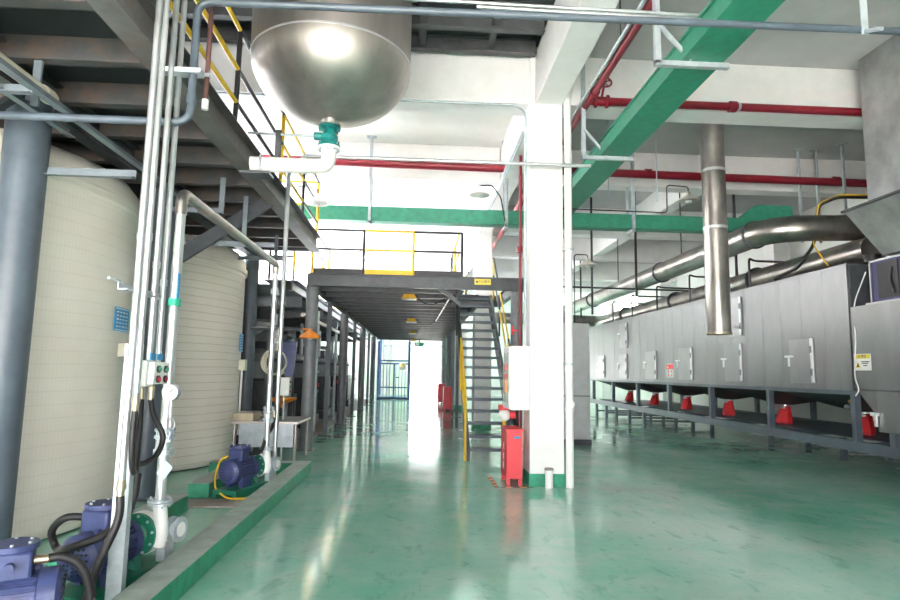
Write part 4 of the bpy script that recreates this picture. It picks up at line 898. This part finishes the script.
# signs on the dryer
t = thing('warning_sign', 'white and yellow warning sign on the dryer feed section', 'sign', (DX-.01, 9.0, 1.7))
MB().box(DX-.009, DX-.003, 8.84, 9.19, 1.72, 1.98).build('plate', 'sign_white', t)
MB().box(DX-.013, DX-.009, 8.85, 9.18, 1.905, 1.972).build('yellow_band', 'sign_yellow', t)
MB().prism([(9.16, 1.76), (9.06, 1.76), (9.11, 1.86)], DX-.013, DX-.009, 'x').build('warning_triangle', 'sign_yellow', t)
MB().prism([(9.135, 1.775), (9.085, 1.775), (9.11, 1.835)], DX-.016, DX-.013, 'x').build('warning_mark', 'ink', t)
for (z, a, b) in ((1.85, 8.87, 9.04), (1.825, 8.9, 9.03), (1.79, 8.92, 9.0)): MB().box(DX-.012, DX-.009, a, b, z, z+.014).build('text_line', 'ink', t)
textmesh('lettering', '⚠ 警告', .05, 'ink', t, (DX-.014, 9.015, 1.938), (0, -1, 0), (0, 0, 1), .001)
t = thing('prohibition_sign', 'small red and white notice beside the middle door of the dryer', 'sign', (DX-.01, 16.2, 1.5))
MB().box(DX-.009, DX-.003, 15.95, 16.4, 1.53, 1.9).build('plate', 'sign_white', t)
MB().box(DX-.013, DX-.009, 15.96, 16.39, 1.76, 1.89).build('red_band', 'sign_red', t)
MB().prism([(16.36, 1.785), (16.26, 1.785), (16.31, 1.87)], DX-.015, DX-.013, 'x').build('warning_triangle', 'sign_yellow', t)
for i in range(2):
    for j in range(2): MB().cyl((DX-.013, 16.28-.2*i, 1.69-.1*j), (DX-.009, 16.28-.2*i, 1.69-.1*j), .035, 14).build('symbol', 'sign_red', t)
# pipes round the dryer
t = thing('exhaust_pipe', 'vertical stainless exhaust pipe hanging open ended in front of the dryer', 'pipe', (4.93, 9.55, 2.28))
cx, cy = 5.0, 9.6
MB().lathe((cx, cy, 0), [(.17, 2.32), (.19, 2.28), (.19, 6.5), (.17, 6.5), (.17, 2.32)], 40).build('tube', 'stainless_pipe', t)
for z in (4.05, 5.05): MB().lathe((cx, cy, z), [(.188, 0), (.196, .005), (.196, .05), (.188, .055)], 40).build('clamp_band', 'clad_trim', t)
MB().lathe((cx, cy, 2.28), [(.185, 0), (.2, .0), (.2, .03), (.19, .035)], 40).build('end_rim', 'brass', t)
t = thing('air_main', 'large stainless air pipe running above the dryer front with an elbow', 'pipe', (6.2, 14, 4.0))
MB().tube([(6.1, 29.5, 4.15), (6.2, 10.4, 4.2), (6.42, 10.1, 4.21), (6.8, 9.95, 4.22), (9.6, 9.62, 4.25)], .23, 32, .1, 3).build('tube', 'stainless_pipe', t)
for y in (10.45, 14.6, 20.4): MB().lathe((6.2-.0052*(y-10.4), y, 4.2-.0026*(y-10.4)), [(.225, 0), (.262, 0), (.262, .03), (.225, .03)], 32, (0, 1, 0)).build('flange', 'machine_dark', t)
for y in (13.4, 17.8): MB().cyl((6.14, y, 4.4), (6.14, y, 6.5), .015, 8).build('hanger_rod', 'black_paint', t)
t = thing('return_air_pipe', 'brownish stainless pipe lying along the dryer roof beside a green strip', 'pipe', (7.62, 16, 3.6))
MB().cyl((7.62, 9.4, 3.75), (7.62, 24.3, 3.75), .235, 28).build('tube', 'stainless_pipe', t)
MB().tube([(7.62, 24.2, 3.75), (7.62, 24.7, 3.78), (7.2, 24.7, 3.8), (3.0, 24.7, 3.86)], .235, 28, .3).build('bend', 'stainless_pipe', t)
for y in (12.8, 17.0, 21.2): MB().lathe((7.62, y, 3.75), [(.23, 0), (.29, 0), (.29, .06), (.23, .06)], 28, (0, 1, 0)).build('flange', 'black_paint', t)
for y in (10.2, 14.5, 19, 23): MB().box(7.47, 7.77, y-.04, y+.04, 3.47, 3.52).build('saddle', 'grey_steel', t)
solo(MB().box(7.98, 8.2, 10.2, 24.0, 4.02, 4.07), 'green_strip_tray', 'green_tray', 'narrow green cable tray running behind the pipe on the dryer roof', 'cable tray')
t = thing('cable_bundle', 'black cable bundle with yellow trace rising beside the big elbow pipe', 'cable', (7.3, 10.2, 3.5))
MB().tube([(9.4, 9.5, 4.72), (7.3, 9.75, 4.75), (7.2, 10.1, 4.7), (7.2, 10.3, 4.0), (7.1, 10.6, 3.65), (7.0, 11.2, 3.5)], .03, 10, .1).build('tube', 'black_rubber', t)
MB().tube([(9.4, 9.47, 4.75), (7.32, 9.72, 4.78), (7.18, 10.07, 4.72), (7.17, 10.27, 4.0), (7.25, 10.0, 3.55)], .012, 8, .1).build('yellow_core', 'yellow', t)
for k, (y, zz, lb) in enumerate(((12.6, 4.2, 0), (15.5, 4.3, 0), (17.7, 4.3, 0), (19.8, 4.3, 0), (21.8, 4.3, 0))):
    solo(MB().tube([(7.3, y, 3.48), (7.3, y, zz), (7.6, y+.3, zz), (9.5, y+.4, zz)], .025, 8, .12), 'steam_branch', 'black_paint', ('first', 'second', 'third', 'fourth', 'fifth')[k]+' thin black branch pipe over the dryer roof, counted from the fan box', 'pipe', 'black branch pipes over the dryer')
for k, (x, y, z0) in enumerate(((5.65, 15.0, 3.6), (4.75, 15.9, 3.2), (6.95, 12.9, 3.9), (6.0, 21.5, 3.6), (7.9, 14.2, 3.5))):
    solo(MB().box(x-.025, x+.025, y-.025, y+.025, z0, 6.48), 'rod_hanger', 'black_paint', ('thin black hanger rod beside the air pipe, before the far dish lamp', 'thin black hanger rod closest to the grey pillar', 'thin black hanger rod under the step of the green tray', 'thin black hanger rod at the far end of the dryer', 'thin black hanger rod between the two stainless pipes over the dryer')[k], 'hanger', 'black hanger rods over the dryer')
solo(MB().cyl((3.2, 15.9, 3.95), (9.5, 15.9, 3.9), .025, 10), 'cross_rail', 'black_paint', 'thin black rail crossing between the hanger rods by the grey pillar', 'rail')
for k, (x, y) in enumerate(((3.6, 10.9), (4.55, 10.9))):
    solo(MB().cyl((x, y, 4.9 if x < 5 else 4.6), (x, y, 6.5), .012, 8), 'ceiling_rod', 'galv_dull', 'very thin grey rod hanging from the slab near the red fire main', 'hanger', 'thin rods under the slab')

# ================================================================= FAR END: LIFT CAGE, EXIT SIGN
t = thing('goods_lift_cage', 'blue steel goods lift cage with barred gate left of the bright doorway', 'lift', (-1.25, 33.5, 0))
for x in (-2.1, -.42):
    for y in (33.4, 35.0): MB().box(x-.06, x+.06, y-.06, y+.06, 0, 3.2 if y < 34 else 6.0).build('corner_post', 'cage_blue', t)
for z in (.02, 1.92, 2.08): MB().box(-2.1, -.42, 33.36, 33.44, z, z+.09).build('gate_rail', 'cage_blue', t)
MB().box(-2.02, -.5, 33.37, 33.43, .62, .69).build('gate_rail', 'cage_blue', t)
MB().box(-1.28, -1.18, 33.35, 33.45, .11, 1.92).build('meeting_stile', 'cage_blue', t)
for k in range(9):
    x = -1.98+.17*k
    if abs(x+1.23) > .09: MB().box(x-.02, x+.02, 33.38, 33.42, .11, 1.92).build('gate_bar', 'cage_blue', t)
for z in (.1, 2.1): MB().box(-2.14, -2.06, 33.4, 35.0, z, z+.08).build('side_rail', 'cage_blue', t); MB().box(-.46, -.38, 33.4, 35.0, z, z+.08).build('side_rail', 'cage_blue', t)
MB().box(-1.13, -.95, 33.3, 33.36, 1.18, 1.24).build('latch', 'black_paint', t)
s = MB().box(-.95, -.6, 33.32, 33.36, 1.62, 2.02).build('notice', 'sign_white', t)
MB().prism([(-.9, 1.82), (-.66, 1.82), (-.78, 1.98)], 33.31, 33.32).build('warning_triangle', 'sign_yellow', s)
MB().box(-2.0, -.5, 33.5, 34.9, .05, .12).build('lift_floor', 'cage_blue', t)
t = thing('exit_sign', 'small green exit sign above the bright doorway', 'sign', (-.1, 33.1, 2.95))
MB().box(-.12, .38, 33.05, 33.1, 2.93, 3.15).build('plate', 'exit_green', t); MB().box(-.06, .12, 33.04, 33.05, 2.98, 3.1).build('pictogram', 'sign_white', t)
MB().box(.1, .16, 33.06, 33.09, 3.15, 3.272).build('bracket', 'grey_steel', t)
for k, (x, y) in enumerate(((-2.6, 39.6), (-2.25, 39.6), (-1.85, 39.6))):
    solo(MB().cyl((x, y, 0), (x, y, 6.4), .06, 12), 'wall_pipe', 'galv_dull', ('third', 'second', 'first')[k]+' thin grey pipe on the far wall behind the lift cage, counted from the doorway', 'pipe', 'pipes on the far wall')

# ================================================================= MACHINES BEHIND THE PLATFORM POSTS
def machine(x, y, label, kind=0):
    t = thing('centrifuge', label, 'machine', (x, y, 0), 'machines behind the posts')
    MB().box(x-.8, x+.8, y-.95, y+.95, .012, .28).build('base', 'machine_dark', t, .02)
    MB().box(x-.7, x+.72, y-.8, y+.5, .28, 1.35).build('housing', 'machine_dark', t, .04)
    for yy in (-.6, -.15, .3): MB().box(x+.72, x+.735, y+yy-.17, y+yy+.17, .38, 1.2).build('side_panel', 'machine_grey' if kind else 'machine_dark', t, .01)
    d = MB().lathe((x, y-.15, 1.35), [(.62, 0), (.66, .03), (.66, .5), (.6, .58), (.35, .66), (.12, .7)], 32).build('drum', 'machine_grey', t)
    MB().lathe((x, y-.15, 1.75), [(.665, 0), (.69, .01), (.69, .06), (.665, .07)], 32).build('drum_hoop', 'machine_dark', d)
    m = MB().cyl((x+.62, y+.75, .28), (x+.62, y+.75, .9), .15, 24).build('drive_motor', 'machine_dark', t)
    MB().cyl((x+.62, y+.75, .9), (x+.62, y+.75, .98), .17, 24).build('fan_cover', 'machine_grey', m)
    MB().tube([(x-.2, y-.15, 2.02), (x-.2, y-.15, 2.5), (x-.9, y-.15, 2.6), (x-1.6, y-.15, 2.6)], .09, 14, .2).build('feed_pipe', 'stainless_pipe', t)
    MB().cyl((x+.35, y+.1, 2.0), (x+.35, y+.1, 2.9), .05, 12).build('vent_pipe', 'galv_dull', t)
    MB().box(x-.75, x+.45, y+.55, y+1.15, .28, 2.25).build('cabinet', 'machine_dark', t, .03)
    MB().box(x+.45, x+.462, y+.6, y+1.1, .5, 2.1).build('cabinet_door', 'machine_grey' if kind else 'machine_dark', t)
    return t
machine(-3.75, 14.4, 'dark machine with a pale side cover behind the orange lamp post', 0)
machine(-3.7, 17.4, 'dark machine between the second and third platform posts', 1)
machine(-3.7, 20.6, 'dark machine between the third and fourth platform posts', 0)
machine(-3.7, 23.8, 'dark machine between the fourth and fifth platform posts', 1)
machine(-3.7, 27.2, 'dark machine near the blue lift cage', 0)
t = thing('pale_cover_panel', 'pale blue tilted sheet cover in front of the first dark machine', 'panel', (-2.8, 13.5, .9))
MB().hexa([(-2.98, 13.25, .95), (-2.93, 13.25, .95), (-2.86, 14.05, .95), (-2.91, 14.05, .95)], [(-2.98, 13.25, 2.15), (-2.93, 13.25, 2.15), (-2.86, 14.05, 2.3), (-2.91, 14.05, 2.3)]).build('sheet', 'panel_pale', t)
MB().box(-2.99, -2.85, 13.2, 13.26, .012, 2.4).box(-2.93, -2.83, 14.05, 14.12, .012, 2.4).box(-2.99, -2.83, 13.2, 14.12, 2.32, 2.4).build('frame', 'machine_dark', t)
def wall_switch(x, y, z, label):
    t = thing('button_station', label, 'switch box', (x, y, z))
    MB().box(x-.1, x+.1, y-.07, y+.07, z, z+.32).build('housing', 'white_pvc', t, .01)
    for i, c in enumerate(('button_red', 'button_green', 'black_paint')): MB().cyl((x+.1, y-.02, z+.08+.08*i), (x+.115, y-.02, z+.08+.08*i), .022, 12).build('button', c, t)
    MB().cyl((x, y, z-.1), (x, y, z), .025, 10).build('cable_gland', 'brass', t)
    MB().cyl((x, y, 0), (x, y, z-.1), .018, 8).build('stand_tube', 'galv_dull', t)
wall_switch(-2.35, 10.9, 1.12, 'white button box on a thin tube beside the tall silver pole')
wall_switch(-2.5, 14.2, 1.5, 'grey white button station beside the first square post')
wall_switch(-2.5, 19.9, 1.4, 'white button station beside the third round post')
# steel bench with a pipe on it
t = thing('steel_bench', 'low stainless bench beyond the small pump, before the orange lamp post', 'bench', (-2.5, 10.9, 0))
MB().box(-3.1, -1.98, 10.4, 11.6, .66, .70).build('top', 'stainless', t)
for x in (-3.05, -2.03):
    for y in (10.45, 11.55): MB().cyl((x, y, 0), (x, y, .66), .022, 10).build('leg', 'stainless_pipe', t)
MB().box(-3.02, -2.1, 10.62, 10.64, .25, .66).build('apron', 'galv_dull', t)
t = thing('steel_trough', 'rusty little steel trough lying on the stainless bench', 'trough', (-2.8, 10.6, .7))
MB().box(-3.1, -2.75, 10.45, 11.0, .70, .83).build('body', 'brass', t, .01); MB().box(-3.07, -2.78, 10.48, 10.97, .83, .84).build('contents', 'pink_floor', t)
solo(MB().tube([(-2.75, 10.9, .75), (-2.62, 10.9, .8), (-2.6, 10.9, .95), (-2.62, 10.9, 2.0), (-2.5, 10.9, 2.2)], .025, 10, .1), 'bent_steel_tube', 'stainless_pipe', 'bent stainless tube rising from the trough on the bench', 'pipe')
t = thing('hose_coil', 'coiled pale hose hanging beside the round column past the hooped tank', 'hose', (-2.75, 11.9, 1.5))
for k in range(3): MB().tube([(-2.75+.02*k+.0, 11.85+.03*k+.24*math.cos(2*PI*i/20), 1.72+.24*math.sin(2*PI*i/20)) if False else (-2.78+.24*math.cos(2*PI*i/20)+.03*k, 11.85+.03*k, 1.72+.24*math.sin(2*PI*i/20)) for i in range(21)], .02, 8).build('coil', 'cream_pvc', t)
t2 = solo(MB().hexa([(-2.55, 11.86, 1.45), (-2.4, 11.86, 1.45), (-2.4, 11.9, 1.45), (-2.55, 11.9, 1.45)], [(-2.68, 11.84, 2.1), (-2.36, 11.84, 2.1), (-2.36, 11.94, 2.15), (-2.68, 11.94, 2.15)]), 'blue_cloth', 'motor_blue', 'blue cloth hanging beside the coiled pale hose', 'cloth')
t = thing('valve_manifold', 'small steel valve manifold with hand wheels above the coiled hose', 'valve', (-2.7, 11.9, 2.1))
MB().cyl((-3.3, 11.95, 2.38), (-2.3, 11.95, 2.38), .03, 12).build('pipe', 'grey_steel', t)
MB().cyl((-2.75, 11.95, 2.38), (-2.75, 11.95, 1.98), .03, 12).build('drop', 'stainless_pipe', t)
for z in (2.12, 2.28): MB().lathe((-2.75, 11.93, z), [(.02, -.03), (.07, -.03), (.07, .0), (.02, .0)], 16).build('hand_wheel', 'galvanised', t)
t = thing('orange_funnel', 'orange funnel lying low by the machine behind the silver pole', 'funnel', (-2.75, 12.6, .8))
MB().lathe((-2.75, 12.6, .8), [(.03, 0), (.04, .06), (.28, .16), (.3, .2), (.26, .2)], 24).build('cone', 'orange', t)
MB().cyl((-2.75, 12.6, 0), (-2.75, 12.6, .8), .03, 10).build('stand', 'machine_dark', t)
# second steel frame behind the machines with its own railing
t = thing('rear_platform', 'dark steel platform on posts behind the dark machines', 'platform', (-6, 20, 0))
for y in (13.1, 16.0, 19.0, 22.2, 25.5, 29.2):
    for x in (-4.9, -8.0): MB().ibeam((x, y, .012), (x, y, 3.2), .18, .18, .012, (0, 1, 0)).build('post', 'dark_steel', t)
    MB().ibeam((-9.8, y, 3.05), (-2.54, y, 3.05), .12, .24).build('cross_beam', 'grey_steel', t)
for x, ya in ((-4.9, 12.98), (-8.0, 12.98), (-2.6, 12.3)): MB().ibeam((x, ya, 3.28), (x, 33, 3.28), .14, .2).build('long_beam', 'grey_steel', t)
MB().box(-9.8, -3.2, 12.98, 33, 3.4, 3.42).box(-3.2, -2.5, 12.3, 33, 3.4, 3.42).build('deck_plate', 'galv_dull', t)  # deck extended and paled to bounce sun upward and stop sun leaks
t = thing('guard_railing', 'yellow guard railing along the rear platform behind the machines', 'railing', (-2.8, 20, 3.42))
rail_run(t, [(-3.1, 12.4, 3.42), (-2.6, 12.4, 3.42)]+[(-2.6, y, 3.42) for y in (16, 19, 22, 25)], (.5, .95), [Bk, Yl, Bk, Yl, Yl], [((-3.1, 12.4, 3.42), Bk, .96)]+[((-2.6, y, 3.42), Yl, .96) for y in (12.4, 16, 19, 22, 25)])
for k, (x, y, z0, z1, r) in enumerate(((-4.2, 16.05, 1.95, 2.9, .38), (-4.2, 19.0, 1.95, 2.9, .38), (-4.2, 22.2, 1.95, 2.9, .38))):
    t = thing('hanging_drum', ('first', 'second', 'third')[k]+' grey conical drum hung behind the dark machines, counted from the orange lamp', 'drum', (x, y, z0), 'drums behind the machines')
    MB().lathe((x, y, 0), [(.1, z0), (.14, z0+.02), (r, z0+.45), (r, z1-.02)], 28).build('cone', 'machine_grey', t)
    MB().cyl((x, y, z1-.03), (x, y, z1+.02), r+.03, 28).build('rim', 'dark_steel', t)
solo(MB().box(-6.9, -4.95, 29.6, 29.9, 3.42, 3.72), 'rear_cable_tray', 'green_tray', 'green cable tray far behind the machines', 'cable tray')
t = thing('long_steam_pipe', 'long thin steel pipe running behind the platform posts', 'pipe', (-2.45, 22, 2.7))
MB().cyl((-2.45, 12.8, 2.75), (-2.45, 33, 2.75), .045, 12).build('tube', 'stainless_pipe', t)
for y in (14, 20, 26, 32): MB().box(-2.46, -2.44, y-.015, y+.015, 2.79, 3.54).box(-2.46, -2.25, y-.015, y+.015, 3.5, 3.54).build('hanger', 'galv_dull', t)
t = thing('steam_fitting', 'small brass steam fitting with pipe loop on the platform deck', 'fitting', (-.75, 14.5, 3.56))
MB().tube([(-1.0, 14.5, 3.56), (-1.0, 14.5, 3.8), (-.5, 14.5, 3.8), (-.5, 14.5, 3.56)], .025, 8, .06).build('loop', 'brass', t)
MB().cyl((-.75, 14.5, 3.8), (-.75, 14.5, 3.98), .03, 10).build('valve', 'brass', t)

for k, y in enumerate((14.0, 16.9, 19.8, 22.8, 26.0)):  # tall dark boxes added to block light from the left windows
    t = thing('light_block_box', ORD[k]+' added dark box blocking window light behind the dark machines, counted from the orange lamp', 'cabinet', (-6.3, y, 0), 'light blockers behind the machines')
    MB().box(-6.8, -5.7, y-.9, y+.9, .1, 2.75).build('body', 'machine_dark', t, .02)
    MB().box(-6.75, -5.75, y-.85, y+.85, .012, .1).build('plinth', 'black_paint', t)
    for sy in (-.45, .45):
        d = MB().box(-5.7, -5.68, y+sy-.42, y+sy+.42, .2, 2.65).build('door', 'machine_grey', t)
        MB().box(-5.68, -5.65, y+sy*.2-.02, y+sy*.2+.02, 1.2, 1.45).build('handle', 'black_paint', d)
t = thing('feed_hopper', 'large grey sloping feed hopper behind the coiled hose', 'hopper', (-4.1, 13.2, 1.8))
MB().hexa([(-4.2, 13.22, 2.0), (-3.9, 13.22, 2.0), (-3.9, 13.52, 2.0), (-4.2, 13.52, 2.0)], [(-4.75, 12.97, 2.85), (-3.1, 12.97, 2.55), (-3.1, 13.82, 2.55), (-4.75, 13.82, 2.85)]).build('cone', 'machine_grey', t)
MB().cyl((-4.05, 13.37, 1.3), (-4.05, 13.37, 2.02), .12, 18).build('spout', 'machine_grey', t)
for x in (-4.7, -3.2): MB().box(x-.03, x+.03, 12.99, 13.05, .012, 2.6).build('leg', 'dark_steel', t)
for k, (x, y) in enumerate(((-2.6, 15.7), (-2.6, 19.3), (-2.6, 21.9), (-2.6, 25.2))):
    t = thing('upright_steam_pipe', ORD[k]+' upright steel pipe behind the platform posts, counted from the orange lamp', 'pipe', (x, y, 0), 'upright pipes by the machines')
    MB().cyl((x, y, .01), (x, y, 3.1), .045, 12).build('tube', 'galv_dull', t)
    MB().cyl((x, y, 1.5), (x, y, 1.56), .09, 16).build('flange', 'galv_dull', t)
    MB().lathe((x+.06, y, 1.2), [(.01, 0), (.06, .01), (.06, .03), (.01, .04)], 14, (1, 0, 0)).build('hand_wheel', 'button_red', t)
t = thing('brown_drop_pipe', 'thin rusty brown pipe standing beside the bent grey pipe at the mezzanine edge', 'pipe', (-1.75, 4.68, 3.7))
MB().cyl((-1.75, 4.68, 3.72), (-1.75, 4.68, 5.0), .02, 12).build('tube', 'rust_brown', t)
MB().cyl((-1.75, 4.68, 3.66), (-1.75, 4.68, 3.74), .027, 12).build('end_socket', 'white_pvc', t)
MB().box(-1.98, -1.73, 4.66, 4.70, 3.93, 3.96).build('clip', 'galv_dull', t)
solo(MB().tube([(-2.06, 3.84, 5.39), (-1.99, 3.86, 5.2), (-1.96, 3.87, 4.5), (-1.96, 3.92, 4.33), (-1.96, 3.98, 4.5), (-1.99, 3.98, 5.2), (-2.06, 3.98, 5.39)], .022, 12, .08), 'looped_hose', 'pink_hose', 'pale pink hose looped over the mezzanine railing beside the silver conduits', 'hose')
